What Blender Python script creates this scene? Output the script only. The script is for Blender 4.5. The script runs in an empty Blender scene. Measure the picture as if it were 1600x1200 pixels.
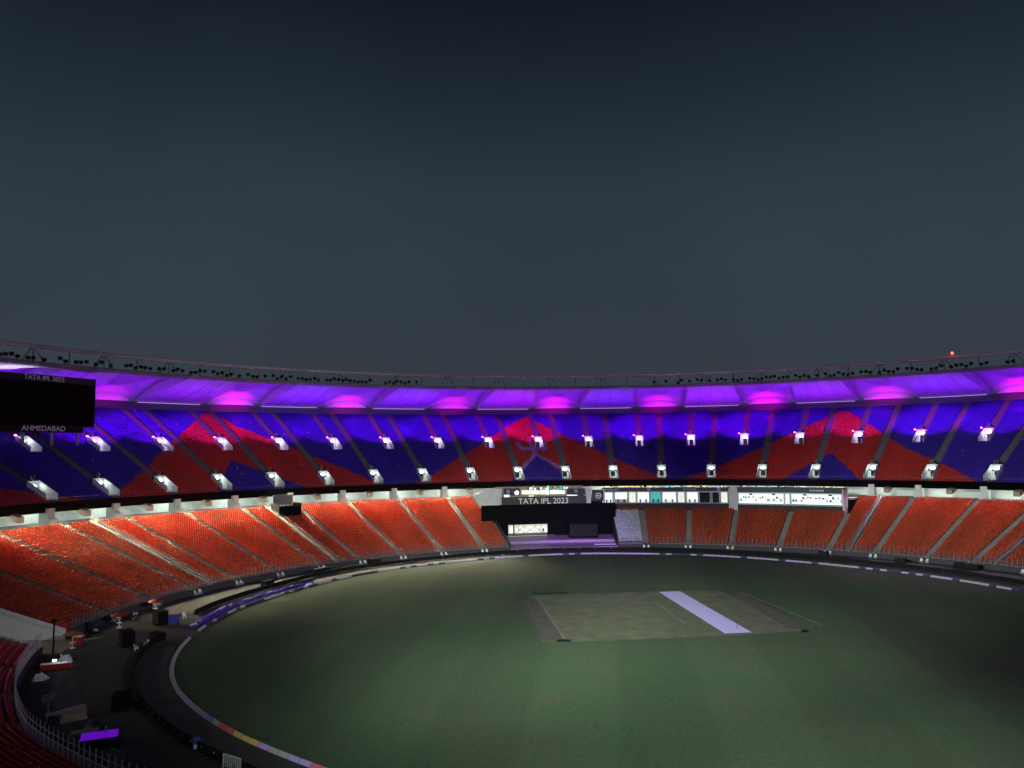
import bpy, math, random
import numpy as np
from mathutils import Vector, Matrix
random.seed(7); rng = np.random.default_rng(7)
S = bpy.context.scene
COL = S.collection
rad = math.radians

# ---------------------------------------------------------------- camera
# world origin = middle of the bowl, z = 0 on the grass; th is measured from +Y, clockwise, in degrees
CAM = Vector((-24.187, -118.731, 26.0)); PITCH, ROLL, FPX = 0.0873, -0.0123, 1202.0
cp, sp, cr, sr = math.cos(PITCH), math.sin(PITCH), math.cos(ROLL), math.sin(ROLL)
U = Vector((1, 0, 0)); FW = Vector((0, cp, sp)); UP = Vector((0, -sp, cp))
RT = U * cr + UP * sr; UPI = U * (-sr) + UP * cr
camd = bpy.data.cameras.new('camera'); cam = bpy.data.objects.new('camera', camd); COL.objects.link(cam)
camd.sensor_fit = 'HORIZONTAL'; camd.sensor_width = 36.0; camd.lens = FPX / 1600 * 36.0
camd.clip_start = 0.5; camd.clip_end = 3000
M = Matrix.Identity(4)
for i in range(3):
    M[i][0], M[i][1], M[i][2], M[i][3] = RT[i], UPI[i], -FW[i], CAM[i]
cam.matrix_world = M
S.camera = cam

# ---------------------------------------------------------------- night sky
world = bpy.data.worlds.new('World'); S.world = world; world.use_nodes = True
wn = world.node_tree; wn.nodes.clear()
w_out = wn.nodes.new('ShaderNodeOutputWorld'); w_bg = wn.nodes.new('ShaderNodeBackground')
w_tc = wn.nodes.new('ShaderNodeTexCoord'); w_sep = wn.nodes.new('ShaderNodeSeparateXYZ')
w_rmp = wn.nodes.new('ShaderNodeValToRGB'); w_rmp.color_ramp.interpolation = 'LINEAR'
wn.links.new(w_tc.outputs['Generated'], w_sep.inputs[0]); wn.links.new(w_sep.outputs['Z'], w_rmp.inputs[0])
for k, (pos, c) in enumerate([(0.0, (.039, .051, .064)), (0.13, (.038, .052, .066)), (0.23, (.034, .049, .066)), (0.33, (.027, .041, .058)),
                              (0.43, (.0145, .0235, .0360)), (0.53, (.0060, .0102, .0178)), (0.7, (.0035, .006, .011)), (1.0, (.003, .005, .009))]):
    e = w_rmp.color_ramp.elements[k] if k < 2 else w_rmp.color_ramp.elements.new(pos)
    e.position = pos; e.color = (*c, 1)
w_nz = wn.nodes.new('ShaderNodeTexNoise'); w_nz.inputs['Scale'].default_value = 2.2; w_nz.inputs['Detail'].default_value = 5
w_mr = wn.nodes.new('ShaderNodeMapRange'); w_mr.inputs[1].default_value = .3; w_mr.inputs[2].default_value = .7; w_mr.inputs[3].default_value = .88; w_mr.inputs[4].default_value = 1.12
w_vm = wn.nodes.new('ShaderNodeVectorMath'); w_vm.operation = 'SCALE'
wn.links.new(w_tc.outputs['Generated'], w_nz.inputs['Vector']); wn.links.new(w_nz.outputs[0], w_mr.inputs[0])
wn.links.new(w_rmp.outputs[0], w_vm.inputs[0]); wn.links.new(w_mr.outputs[0], w_vm.inputs['Scale'])
wn.links.new(w_vm.outputs[0], w_bg.inputs['Color']); w_bg.inputs['Strength'].default_value = 0.92
wn.links.new(w_bg.outputs[0], w_out.inputs[0])
# faint sun lamp added as ambient fill, no moon in view
sund = bpy.data.lights.new('ambient_fill_light', 'SUN'); sund.energy = 0.06; sund.angle = rad(12); sund.color = (.8, .9, 1)
sun = bpy.data.objects.new('ambient_fill_light', sund); COL.objects.link(sun); sun.rotation_euler = (rad(38), 0, rad(-30))
S.view_settings.view_transform = 'Standard'; S.view_settings.look = 'None'
S.view_settings.exposure = 0.0; S.view_settings.gamma = 1.0

# ---------------------------------------------------------------- light levels
VIOLET = (0.50, 0.0, 1.0); MAGENTA = (1.0, 0.0, 0.95); COOL = (.86, 1.0, .93)
E_WASH, E_ROOF, E_CONE, E_VOM, E_CONC, E_FLOOD, E_STAND_FILL = 30000, 10500, 9000, 45, 2900, 280000, 75000

# ---------------------------------------------------------------- helpers
# towards the camera's side the front of the lower stand swings in from the circle
W_TH = [-150, -140, -134, -131.4, -128.4, -124, -117, -111.7, -106, -99, -94]; W_OF = [-12, -10, -8.6, -8, -7.1, -5.8, -4.5, -3.4, -2.2, -.6, 0]
def warp(R, th):
    t = (th + 180) % 360 - 180
    if t >= -94 or not 86 < R < 124: return R
    return R + float(np.interp(t, W_TH, W_OF))
def pol(R, th, z=0.0):
    a = rad(th); R = warp(R, th); return Vector((R * math.sin(a), R * math.cos(a), z))
def ray(x, y):
    u0, w0 = x - 800, y - 600
    return (RT * u0 - UPI * w0 + FW * FPX).normalized()
def gnd(x, y, z=0.0):
    d = ray(x, y); t = (z - CAM.z) / d.z; return CAM + d * t
def at_r(x, y, R):
    d = ray(x, y); a = d.x**2 + d.y**2; b = 2 * (d.x * CAM.x + d.y * CAM.y); c = CAM.x**2 + CAM.y**2 - R * R
    t = (-b + math.sqrt(b * b - 4 * a * c)) / 2 / a; return CAM + d * t
def rth(p): return math.hypot(p.x, p.y), math.degrees(math.atan2(p.x, p.y))
def on_cone(x, y, R0, z0, R1, z1):
    d = ray(x, y); s = (z1 - z0) / (R1 - R0); t = 400.0; best = None
    prev = None; t = 20.0
    while t < 420:
        p = CAM + d * t; g = p.z - (z0 + (math.hypot(p.x, p.y) - R0) * s)
        if prev is not None and prev > 0 and g <= 0: best = p
        prev = g; t += 0.1
    return best
_ONE = 'first second third fourth fifth sixth seventh eighth ninth tenth eleventh twelfth thirteenth fourteenth fifteenth sixteenth seventeenth eighteenth nineteenth'.split()
_TEN = {20: 'twent', 30: 'thirt', 40: 'fort', 50: 'fift', 60: 'sixt', 70: 'sevent', 80: 'eight', 90: 'ninet'}
def ordinal(n):
    if n >= 100: return 'hundred and ' + ordinal(n - 100) if n > 100 else 'hundredth'
    if n < 20: return _ONE[n - 1]
    t = n // 10 * 10; return _TEN[t] + ('ieth' if n == t else 'y-' + _ONE[n - t - 1])
ORD = [ordinal(i) for i in range(1, 140)]
COUNT = {}
def nth(key):
    COUNT[key] = COUNT.get(key, 0) + 1; return ordinal(COUNT[key])
def tag(o, label=None, cat=None, group=None, kind=None):
    if label: o['label'] = label
    if cat: o['category'] = cat
    if group: o['group'] = group
    if kind: o['kind'] = kind
    return o
def empty(name, loc=(0, 0, 0), rz=0.0):
    o = bpy.data.objects.new(name, None); COL.objects.link(o); o.location = loc; o.rotation_euler = (0, 0, rz)
    o.empty_display_size = 0.2; return o
def mat(name, col, rough=.6, metal=0., var=.0, vscale=3., emit=None, estr=0., bump=0., spec=.5, attr=None):
    m = bpy.data.materials.new(name); m.use_nodes = True; nt = m.node_tree; b = nt.nodes['Principled BSDF']
    b.inputs['Roughness'].default_value = rough; b.inputs['Metallic'].default_value = metal
    b.inputs['Specular IOR Level'].default_value = spec
    b.inputs['Base Color'].default_value = (*col, 1)
    last = None
    if var > 0:
        tc = nt.nodes.new('ShaderNodeTexCoord'); nz = nt.nodes.new('ShaderNodeTexNoise')
        nz.inputs['Scale'].default_value = vscale; nz.inputs['Detail'].default_value = 6; nz.inputs['Roughness'].default_value = .65
        nt.links.new(tc.outputs['Object'], nz.inputs['Vector'])
        mr = nt.nodes.new('ShaderNodeMapRange'); mr.inputs[1].default_value = .3; mr.inputs[2].default_value = .7
        mr.inputs[3].default_value = 1 - var; mr.inputs[4].default_value = 1 + var
        nt.links.new(nz.outputs[0], mr.inputs[0])
        vm = nt.nodes.new('ShaderNodeVectorMath'); vm.operation = 'SCALE'; vm.inputs[0].default_value = col
        nt.links.new(mr.outputs[0], vm.inputs['Scale']); last = vm.outputs[0]
        if bump > 0:
            bp = nt.nodes.new('ShaderNodeBump'); bp.inputs['Strength'].default_value = bump; bp.inputs['Distance'].default_value = .05
            nt.links.new(nz.outputs[0], bp.inputs['Height']); nt.links.new(bp.outputs[0], b.inputs['Normal'])
    if attr:
        at = nt.nodes.new('ShaderNodeAttribute'); at.attribute_name = attr
        vm = nt.nodes.new('ShaderNodeVectorMath'); vm.operation = 'SCALE'; vm.inputs[0].default_value = col
        if last is not None: nt.links.new(last, vm.inputs[0])
        nt.links.new(at.outputs['Fac'], vm.inputs['Scale']); last = vm.outputs[0]
    if last is not None: nt.links.new(last, b.inputs['Base Color'])
    if emit:
        b.inputs['Emission Color'].default_value = (*emit, 1); b.inputs['Emission Strength'].default_value = estr
    return m
class MB:
    def __init__(s): s.v = []; s.f = []
    def add(s, vs, fs):
        n = len(s.v); s.v += [tuple(v) for v in vs]; s.f += [tuple(i + n for i in f) for f in fs]; return s
    def box(s, c, size, ax=None):
        c = Vector(c); hx, hy, hz = size[0] / 2, size[1] / 2, size[2] / 2
        X, Y, Z = ax if ax else (Vector((1, 0, 0)), Vector((0, 1, 0)), Vector((0, 0, 1)))
        vs = [c + X * (hx * a) + Y * (hy * b) + Z * (hz * d) for d in (-1, 1) for b in (-1, 1) for a in (-1, 1)]
        return s.add(vs, [(0, 2, 3, 1), (4, 5, 7, 6), (0, 1, 5, 4), (2, 6, 7, 3), (0, 4, 6, 2), (1, 3, 7, 5)])
    def hexa(s, lo, hi):          # two loops of equal length, capped
        n = len(lo); fs = [tuple(range(n - 1, -1, -1)), tuple(range(n, 2 * n))]
        fs += [(i, (i + 1) % n, n + (i + 1) % n, n + i) for i in range(n)]
        return s.add(list(lo) + list(hi), fs)
    def tube(s, pts, r, n=6, r1=None, cap=True):
        pts = [Vector(p) for p in pts]; m = len(pts); vs = []
        for i, p in enumerate(pts):
            t = (pts[min(i + 1, m - 1)] - pts[max(i - 1, 0)]).normalized()
            a = t.cross(Vector((0, 0, 1)))
            if a.length < 1e-3: a = Vector((1, 0, 0))
            a.normalize(); b = t.cross(a)
            rr = r if r1 is None else r + (r1 - r) * i / (m - 1)
            vs += [p + a * (rr * math.cos(2 * math.pi * k / n)) + b * (rr * math.sin(2 * math.pi * k / n)) for k in range(n)]
        fs = [(i * n + k, i * n + (k + 1) % n, (i + 1) * n + (k + 1) % n, (i + 1) * n + k) for i in range(m - 1) for k in range(n)]
        if cap: fs += [tuple(range(n - 1, -1, -1)), tuple((m - 1) * n + k for k in range(n))]
        return s.add(vs, fs)
    def lathe(s, prof, n=12, c=(0, 0, 0)):
        c = Vector(c); vs = [c + Vector((r * math.cos(2 * math.pi * k / n), r * math.sin(2 * math.pi * k / n), z)) for r, z in prof for k in range(n)]
        fs = [(i * n + k, i * n + (k + 1) % n, (i + 1) * n + (k + 1) % n, (i + 1) * n + k) for i in range(len(prof) - 1) for k in range(n)]
        fs += [tuple(range(n - 1, -1, -1)), tuple((len(prof) - 1) * n + k for k in range(n))]
        return s.add(vs, fs)
    def sweep(s, prof, t0, t1, n, closed=True):    # profile (R, z) swept round the bowl
        m = len(prof); vs = [pol(R, t0 + (t1 - t0) * i / n, z) for i in range(n + 1) for R, z in prof]
        fs = []
        for i in range(n):
            for k in range(m if closed else m - 1):
                a, b = i * m + k, i * m + (k + 1) % m
                fs.append((a, a + m, b + m, b))
        if closed: fs += [tuple(range(m)), tuple(n * m + k for k in range(m - 1, -1, -1))]
        return s.add(vs, fs)
    def mesh(s, name):
        me = bpy.data.meshes.new(name); me.from_pydata(s.v, [], s.f); me.update(); return me
    def build(s, name, m, parent=None, smooth=False):
        me = s.mesh(name); me.materials.append(m)
        o = bpy.data.objects.new(name, me); COL.objects.link(o)
        if parent is not None: o.parent = parent
        if smooth: me.shade_smooth()
        return o
def inst(name, me, parent=None, mw=None):
    o = bpy.data.objects.new(name, me); COL.objects.link(o)
    if parent is not None: o.parent = parent
    if mw is not None: o.matrix_local = mw
    return o
def copy_tree(o, parent=None):
    c = o.copy(); COL.objects.link(c); c.parent = parent
    for ch in list(o.children): copy_tree(ch, c)
    return c
def frame(th, R=0, z=0):        # local x = tangent (clockwise), y = outward, z = up
    a = rad(th); m = Matrix.Rotation(-a, 4, 'Z'); p = pol(R, th, z)
    m.translation = p; return m
def axes(th):
    a = rad(th); return Vector((math.cos(a), -math.sin(a), 0)), Vector((math.sin(a), math.cos(a), 0)), Vector((0, 0, 1))
def lamp(name, kind, loc, energy, color, parent=None, aim=None, **kw):
    d = bpy.data.lights.new(name, kind); d.energy = energy; d.color = color
    for k, v in kw.items(): setattr(d, k, v)
    o = bpy.data.objects.new(name, d); COL.objects.link(o); o.location = loc
    if aim is not None: o.rotation_euler = (Vector(aim) - Vector(loc)).to_track_quat('-Z', 'Y').to_euler()
    if parent is not None: o.parent = parent
    return o
def text_mesh(body, size, extrude=.03):
    c = bpy.data.curves.new('lettering', 'FONT'); c.body = body; c.size = size; c.extrude = extrude
    c.align_x = 'CENTER'; c.align_y = 'CENTER'
    o = bpy.data.objects.new('lettering', c); COL.objects.link(o)
    dg = bpy.context.evaluated_depsgraph_get(); dg.update()
    me = bpy.data.meshes.new_from_object(o.evaluated_get(dg))
    bpy.data.objects.remove(o); me.name = 'lettering'; return me
def text_obj(body, size, m, mw, parent, extrude=.03):
    me = text_mesh(body, size, extrude); me.materials.clear(); me.materials.append(m)
    # text lies in local XY and faces +Z: stand it up so that it faces the middle of the bowl
    o = inst('lettering', me, parent); o.matrix_local = mw @ Matrix.Rotation(rad(90), 4, 'X'); return o

# ---------------------------------------------------------------- materials
m_concrete = mat('concrete', (.18, .17, .16), .85, var=.25, vscale=.8)
m_updeck = mat('dark_deck_concrete', (.13, .115, .14), .85, var=.25, vscale=.8)
m_step = mat('pale_step_concrete', (.23, .21, .17), .8, var=.2, vscale=1.2)
m_plaster = mat('pale_plaster', (.72, .76, .72), .7, var=.10, vscale=.6)
m_white = mat('white_paint', (.78, .80, .80), .5, var=.05, vscale=2)
m_tan = mat('tan_soffit_panel', (.40, .31, .24), .7, var=.1)
m_black = mat('black_cloth', (.006, .006, .008), .95, var=.3, vscale=2, spec=.1)
m_blackmetal = mat('black_metal', (.006, .006, .008), .6, .1, spec=.25)
m_fascia = mat('dark_fascia_panel', (.002, .002, .003), .8, spec=.05)
m_steel = mat('grey_painted_steel', (.42, .42, .44), .45, .4)
m_chord = mat('grey_truss_paint', (.34, .35, .36), .45, .1)
m_rail = mat('pale_rail_paint', (.22, .22, .23), .6, .0, spec=.3)
m_seat_red = mat('orange_red_seat_plastic', (.66, .118, .050), .65, attr='tint')
m_seat_up_red = mat('crimson_seat_plastic', (.60, .030, .022), .55, attr='tint')
m_seat_blue = mat('navy_seat_plastic', (.045, .014, .42), .55, attr='tint')
m_seat_lilac = mat('lilac_seat_plastic', (.42, .22, .62), .5, attr='tint')
m_seat_pale = mat('pale_seat_plastic', (.30, .28, .42), .5, attr='tint')
def translucent(m, k):
    nt = m.node_tree; b = nt.nodes['Principled BSDF']; out = nt.nodes['Material Output']
    tr = nt.nodes.new('ShaderNodeBsdfTranslucent'); mx = nt.nodes.new('ShaderNodeMixShader'); mx.inputs[0].default_value = k
    src = b.inputs['Base Color'].links
    if src: nt.links.new(src[0].from_socket, tr.inputs['Color'])
    else: tr.inputs['Color'].default_value = b.inputs['Base Color'].default_value
    nt.links.new(b.outputs[0], mx.inputs[1]); nt.links.new(tr.outputs[0], mx.inputs[2]); nt.links.new(mx.outputs[0], out.inputs['Surface'])
translucent(m_seat_red, .5)
m_seat_near = mat('red_seat_plastic', (.62, .06, .03), .4, var=.15, vscale=4)
m_membrane = mat('white_roof_fabric', (.74, .72, .74), .6, var=.06, vscale=.3)
m_lampglass = mat('lit_lamp_glass', (1, 1, 1), .4, emit=(.93, 1., .97), estr=14.)
m_striplight = mat('lit_strip_lamp', (1, 1, 1), .4, emit=(.92, 1., .93), estr=4.)
m_pinklamp = mat('lit_magenta_lamp', (1, .4, 1), .4, emit=(1., .25, 1.), estr=5.)
m_redlamp = mat('lit_red_lamp', (1, .1, .1), .4, emit=(1., .03, .03), estr=14.)
m_litroom = mat('lit_room_wall', (.9, .9, .9), .6, emit=(.88, 1., .97), estr=.88)
m_litdoor = mat('lit_corridor_wall', (.9, .9, .8), .6, emit=(.86, .95, .74), estr=.75)
m_letters = mat('white_lettering', (.75, .75, .75), .5, emit=(.75, .66, .66), estr=.2)
m_dimletters = mat('dim_white_lettering', (.6, .6, .65), .5, emit=(.45, .36, .62), estr=.12)
m_glass = mat('dark_glass', (.02, .03, .03), .08)
m_tarp = mat('clear_dust_sheet', (.42, .46, .50), .25, var=.3, vscale=1.5)
m_bluetarp = mat('blue_tarpaulin', (.035, .02, .30), .35, var=.4, vscale=1.2, bump=.4)
m_purple = mat('purple_panel_painted_glow', (.2, .02, .7), .4, emit=(.16, .0, .72), estr=.5)  # violet light on the table top, put in as the material's own glow
m_floor = mat('purple_stage_floor', (.34, .20, .44), .45, var=.15, vscale=.5)
m_red = mat('red_canvas', (.42, .02, .02), .7)
m_orange = mat('orange_canvas', (.35, .13, .02), .7)
m_navy = mat('navy_panel', (.015, .016, .05), .5)
m_teal = mat('teal_lit_wall', (.1, .5, .45), .6, emit=(.05, .42, .38), estr=.8)
m_clay = mat('rolled_clay', (.080, .081, .045), .95, var=.35, vscale=.35)
m_bare = mat('dark_bare_soil', (.056, .048, .042), .95, var=.3, vscale=.5)
m_cover = mat('pale_pitch_cover', (.50, .44, .78), .5, var=.05, vscale=.6)
m_skin = mat('skin', (.22, .12, .08), .6)
m_cloth = mat('dark_clothing', (.02, .02, .025), .9)

def grass_material():
    m = bpy.data.materials.new('mown_grass'); m.use_nodes = True; nt = m.node_tree; b = nt.nodes['Principled BSDF']
    b.inputs['Roughness'].default_value = .95; b.inputs['Specular IOR Level'].default_value = .15
    tc = nt.nodes.new('ShaderNodeTexCoord')
    mp = nt.nodes.new('ShaderNodeMapping'); mp.inputs['Rotation'].default_value = (0, 0, rad(7)); nt.links.new(tc.outputs['Object'], mp.inputs[0])
    sx = nt.nodes.new('ShaderNodeSeparateXYZ'); nt.links.new(mp.outputs[0], sx.inputs[0])
    def stripes(sock, w):
        d = nt.nodes.new('ShaderNodeMath'); d.operation = 'MULTIPLY'; d.inputs[1].default_value = math.pi / w; nt.links.new(sock, d.inputs[0])
        s = nt.nodes.new('ShaderNodeMath'); s.operation = 'SINE'; nt.links.new(d.outputs[0], s.inputs[0])
        k = nt.nodes.new('ShaderNodeMapRange'); k.inputs[1].default_value = -.25; k.inputs[2].default_value = .25; k.interpolation_type = 'SMOOTHSTEP'
        nt.links.new(s.outputs[0], k.inputs[0]); return k.outputs[0]
    a = stripes(sx.outputs['X'], 9.0); c = stripes(sx.outputs['Y'], 14.0)
    ad = nt.nodes.new('ShaderNodeMath'); ad.operation = 'MULTIPLY_ADD'; ad.inputs[1].default_value = .35; nt.links.new(c, ad.inputs[0]); nt.links.new(a, ad.inputs[2])
    n1 = nt.nodes.new('ShaderNodeTexNoise'); n1.inputs['Scale'].default_value = .045; n1.inputs['Detail'].default_value = 5; n1.inputs['Roughness'].default_value = .6
    n2 = nt.nodes.new('ShaderNodeTexNoise'); n2.inputs['Scale'].default_value = 2.2; n2.inputs['Detail'].default_value = 8; n2.inputs['Roughness'].default_value = .75
    n3 = nt.nodes.new('ShaderNodeTexNoise'); n3.inputs['Scale'].default_value = .16; n3.inputs['Detail'].default_value = 6
    for n in (n1, n2, n3): nt.links.new(tc.outputs['Object'], n.inputs[0])
    f = nt.nodes.new('ShaderNodeMath'); f.operation = 'MULTIPLY_ADD'; f.inputs[1].default_value = .11; f.inputs[2].default_value = .13
    nt.links.new(ad.outputs[0], f.inputs[0])
    g = nt.nodes.new('ShaderNodeMath'); g.operation = 'MULTIPLY_ADD'; g.inputs[1].default_value = 1.5
    nt.links.new(n2.outputs[0], g.inputs[0]); nt.links.new(f.outputs[0], g.inputs[2])
    mr = nt.nodes.new('ShaderNodeMapRange'); mr.inputs[1].default_value = .35; mr.inputs[2].default_value = .7
    nt.links.new(n1.outputs[0], mr.inputs[0])
    mx = nt.nodes.new('ShaderNodeMix'); mx.data_type = 'RGBA'; mx.inputs[6].default_value = (.048, .084, .042, 1); mx.inputs[7].default_value = (.064, .080, .048, 1)
    nt.links.new(mr.outputs[0], mx.inputs[0])
    mr3 = nt.nodes.new('ShaderNodeMapRange'); mr3.inputs[1].default_value = .55; mr3.inputs[2].default_value = .75; mr3.inputs[4].default_value = .6
    nt.links.new(n3.outputs[0], mr3.inputs[0])
    mx2 = nt.nodes.new('ShaderNodeMix'); mx2.data_type = 'RGBA'; mx2.inputs[7].default_value = (.082, .078, .050, 1)
    nt.links.new(mr3.outputs[0], mx2.inputs[0]); nt.links.new(mx.outputs[2], mx2.inputs[6])
    vm = nt.nodes.new('ShaderNodeVectorMath'); vm.operation = 'SCALE'; nt.links.new(mx2.outputs[2], vm.inputs[0]); nt.links.new(g.outputs[0], vm.inputs['Scale'])
    nt.links.new(vm.outputs[0], b.inputs['Base Color'])
    return m
m_grass = grass_material()
m_apron = mat('dark_apron_turf', (.030, .026, .024), .95, var=.35, vscale=.5)
m_ground = mat('bare_ground', (.06, .055, .05), .95, var=.2, vscale=.2)

# ================================================================ THE SETTING
def disc(name, rfun, z, m, n=180):
    vs = [Vector((0, 0, z))] + [pol(rfun(360 * i / n), 360 * i / n, z) for i in range(n)]
    o = MB().add(vs, [(0, 1 + (i + 1) % n, 1 + i) for i in range(n)]).build(name, m)
    return tag(o, kind='structure')
disc('ground', lambda t: 900, -.02, m_ground, 64)
# rope outline, read off the photograph on the plane of the grass
rope_px = [(350, 962), (312, 986), (302, 992), (275, 1024), (267, 1049), (272, 1070), (276, 1076), (320, 1118), (370, 1148), (408, 1166), (460, 1188),
           (500, 1199), (400, 941), (462, 924), (525, 906), (600, 892), (700, 880), (800, 871), (890, 866), (990, 866), (1140, 870), (1200, 875),
           (1275, 881), (1350, 889), (1437, 899), (1525, 912), (1600, 926)]
rp = sorted((rth(gnd(x, y))[::-1]) for x, y in rope_px)
r_th = np.array([a for a, b in rp]); r_r = np.array([b for a, b in rp])
def rope_r(t):
    t = (t + 180) % 360 - 180
    xs = np.concatenate([[r_th[0] - 60], r_th, [r_th[-1] + 60]]); ys = np.concatenate([[69], r_r, [69]])
    acc = 0
    for d in (-6, -3, 0, 3, 6):
        q = t + d
        acc += np.interp(q, xs, ys) if q <= xs[-1] else 69
    return float(acc / 5)
disc('apron', lambda t: 88.6, 0.0, m_apron)
disc('playing_field', lambda t: rope_r(t) + .4, .006, m_grass)

# worn cricket square, strips and the covered pitch
def sheet(name, px, z, m, n=1):
    vs = [gnd(x, y, z) for x, y in px]
    return MB().add(vs, [tuple(range(len(vs)))[::-1]]).build(name, m)
def wobble_sheet(name, px, z, m, amp=.35, step=.8):
    base = [gnd(x, y, z) for x, y in px]; vs = []
    for i, a in enumerate(base):
        b = base[(i + 1) % len(base)]; k = max(2, int((b - a).length / step))
        for j in range(k):
            p = a.lerp(b, j / k); vs.append(p + Vector((random.uniform(-amp, amp), random.uniform(-amp, amp), 0)))
    return MB().add(vs, [tuple(range(len(vs)))]).build(name, m)
o = wobble_sheet('cricket_square', [(826, 931), (1058, 923), (1125, 923), (1262, 985), (1180, 991), (1020, 998), (880, 1004), (850, 1003)], .011, m_clay, .3); tag(o, kind='structure')
o = wobble_sheet('bare_strip', [(817, 938), (833, 934), (884, 1000), (846, 1001)], .016, m_bare, .12); tag(o, kind='structure')
o = wobble_sheet('bare_strip', [(1140, 927), (1158, 925), (1262, 982), (1236, 984)], .016, m_bare, .12); tag(o, kind='structure')
m_line = mat('faded_turf_line', (.13, .12, .085), .95, var=.3, vscale=.8)
m_wornturf = mat('worn_turf', (.068, .074, .042), .95, var=.35, vscale=.6)
o = wobble_sheet('worn_turf_strip', [(1003, 932), (1028, 930), (1120, 988), (1074, 991)], .014, m_wornturf, .1); tag(o, kind='structure')
for a, b in [((838, 930), (884, 1002)), ((1022, 940), (1072, 975)), ((1158, 925), (1284, 977)), ((965, 985), (1052, 990))]:
    A, B = gnd(*a, .02), gnd(*b, .02); d = (B - A).normalized(); nrm = Vector((-d.y, d.x, 0)) * .14
    tag(MB().add([A - nrm, B - nrm, B + nrm, A + nrm], [(0, 1, 2, 3)]).build('turf_line', m_line), kind='structure')
cv = [gnd(1030, 925, .02), gnd(1062, 924, .02), gnd(1178, 988.5, .02), gnd(1130, 990, .02)]
c0 = (cv[0] + cv[1]) / 2; c1 = (cv[2] + cv[3]) / 2; dl = (c1 - c0).normalized(); dn = Vector((-dl.y, dl.x, 0))
Lc = (c1 - c0).length; nseg = 40; vs = []
for i in range(nseg + 1):
    for j in range(7):
        q = c0 + dl * (Lc * i / nseg) + dn * ((j / 6 - .5) * 4.0 + random.uniform(-.015, .015))
        vs.append(q + Vector((0, 0, .02 + random.uniform(0, .02) * (0 < j < 6))))
mb = MB().add(vs, [(i * 7 + j, i * 7 + j + 1, (i + 1) * 7 + j + 1, (i + 1) * 7 + j) for i in range(nseg) for j in range(6)])
tag(mb.build('pitch_cover', m_cover), 'long pale lilac cover sheet laid over the pitch', 'pitch cover')
def ground_thing(name, px, label, cat, m, shape):
    p = gnd(*px); mb = MB(); shape(mb, p); return tag(mb.build(name, m), label, cat)
ground_thing('stump', (1152, 983), 'thin dark stump standing at the near end of the pitch cover', 'stump', m_blackmetal, lambda b, p: b.tube([p + Vector((0, 0, .04)), p + Vector((0, 0, 1.0))], .04, 6, .03))
ground_thing('rolled_mat', (881, 1003), 'small dark rolled mat at the near left corner of the square', 'mat', m_black, lambda b, p: b.tube([p + Vector((-.9, 0, .16)), p + Vector((0, .1, .18)), p + Vector((.8, 0, .16))], .16, 8))
ground_thing('sandbag', (1258, 988), 'small dark sandbag at the right corner of the square', 'sandbag', m_black, lambda b, p: b.tube([p + Vector((-.45, 0, .17)), p + Vector((0, .05, .22)), p + Vector((.4, -.05, .16))], .2, 8, .14))
hose = [gnd(834 + i * 6, 927.5 - .2 * i + (.3 if i % 2 else 0), .05) for i in range(10)]
tag(MB().tube(hose, .07, 6).build('hose', m_black), 'dark hose lying along the far edge of the square', 'hose')
tag(MB().tube([gnd(835, 928), gnd(835, 928) + Vector((.1, 0, 1.1))], .04, 6).build('marker_peg', m_blackmetal), 'short dark peg at the far left corner of the square', 'peg')

# ================================================================ BOWL GEOMETRY
LR0, LZ0, LROWS, LP, LH = 88.8, 1.0, 38, .86, .300        # lower stand: first row radius and height, rows, going, rise
UR0, UZ0, UROWS, UPC, UH = 125.6, 16.3, 48, 1.01, .483    # upper stand
LR1 = LR0 + LROWS * LP; LZ1 = LZ0 + (LROWS - 1) * LH
UR1 = UR0 + UROWS * UPC; UZ1 = UZ0 + (UROWS - 1) * UH
def l_h(R): return LZ0 + (R - LR0) / LP * LH
def u_h(R): return UZ0 + (R - UR0) / UPC * UH
L_T0, L_T1, U_T0, U_T1 = -150.0, 72.0, -84.0, 66.0
GAP = (-16.4, 2.3)            # opening with the black sight screen
BOX = (2.3, 36.3); BOXR = 110.6  # media boxes stand on the rows above this radius
TUN = (-99.4, -93.9)          # players' tunnel on the left
AISLES = [-16.9 - 4.3 - 7.22 * k for k in range(17)] + [7.0, 14.05, 20.95, 28.6, 36.2, 43.0, 50.3, 56.6, 63.8]
AISLES = [a for a in AISLES if not (TUN[0] - 1.2 < a < TUN[1] + 1.2)]
V_UP = [-5.75 + 6.66 * k for k in range(-9, 10)]
V_LO = [-3.2 + 6.73 * k for k in range(-10, 10)]
VW, VL = 2.6, 2.7             # width, half length of a stair portal
VR_UP, VR_LO = 151.2, 130.2
def in_vom(th, R, pad=0.):
    for lst, rv in ((V_UP, VR_UP), (V_LO, VR_LO)):
        if abs(R - rv) < VL + pad:
            for v in lst:
                if abs(rad(th - v)) * R < VW / 2 + pad: return True
    return False
def terrace(R0, z0, rows, going, rise, t0, t1, n, cut):
    mb = MB(); vs = []; fs = []
    dt = (t1 - t0) / n; idx = {}
    def V(R, k, z):
        key = (round(R, 3), k, round(z, 3))
        if key not in idx: idx[key] = len(vs); vs.append(pol(R, t0 + dt * k, z))
        return idx[key]
    for i in range(rows):
        Ra, Rb, z = R0 + i * going, R0 + (i + 1) * going, z0 + i * rise
        zl = z - rise if i else z - .05
        for k in range(n):
            if cut(i, t0 + dt * (k + .5), (Ra + Rb) / 2): continue
            fs.append((V(Ra, k, zl), V(Ra, k + 1, zl), V(Ra, k + 1, z), V(Ra, k, z)))
            fs.append((V(Ra, k, z), V(Ra, k + 1, z), V(Rb, k + 1, z), V(Rb, k, z)))
    return mb.add(vs, fs)
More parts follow.
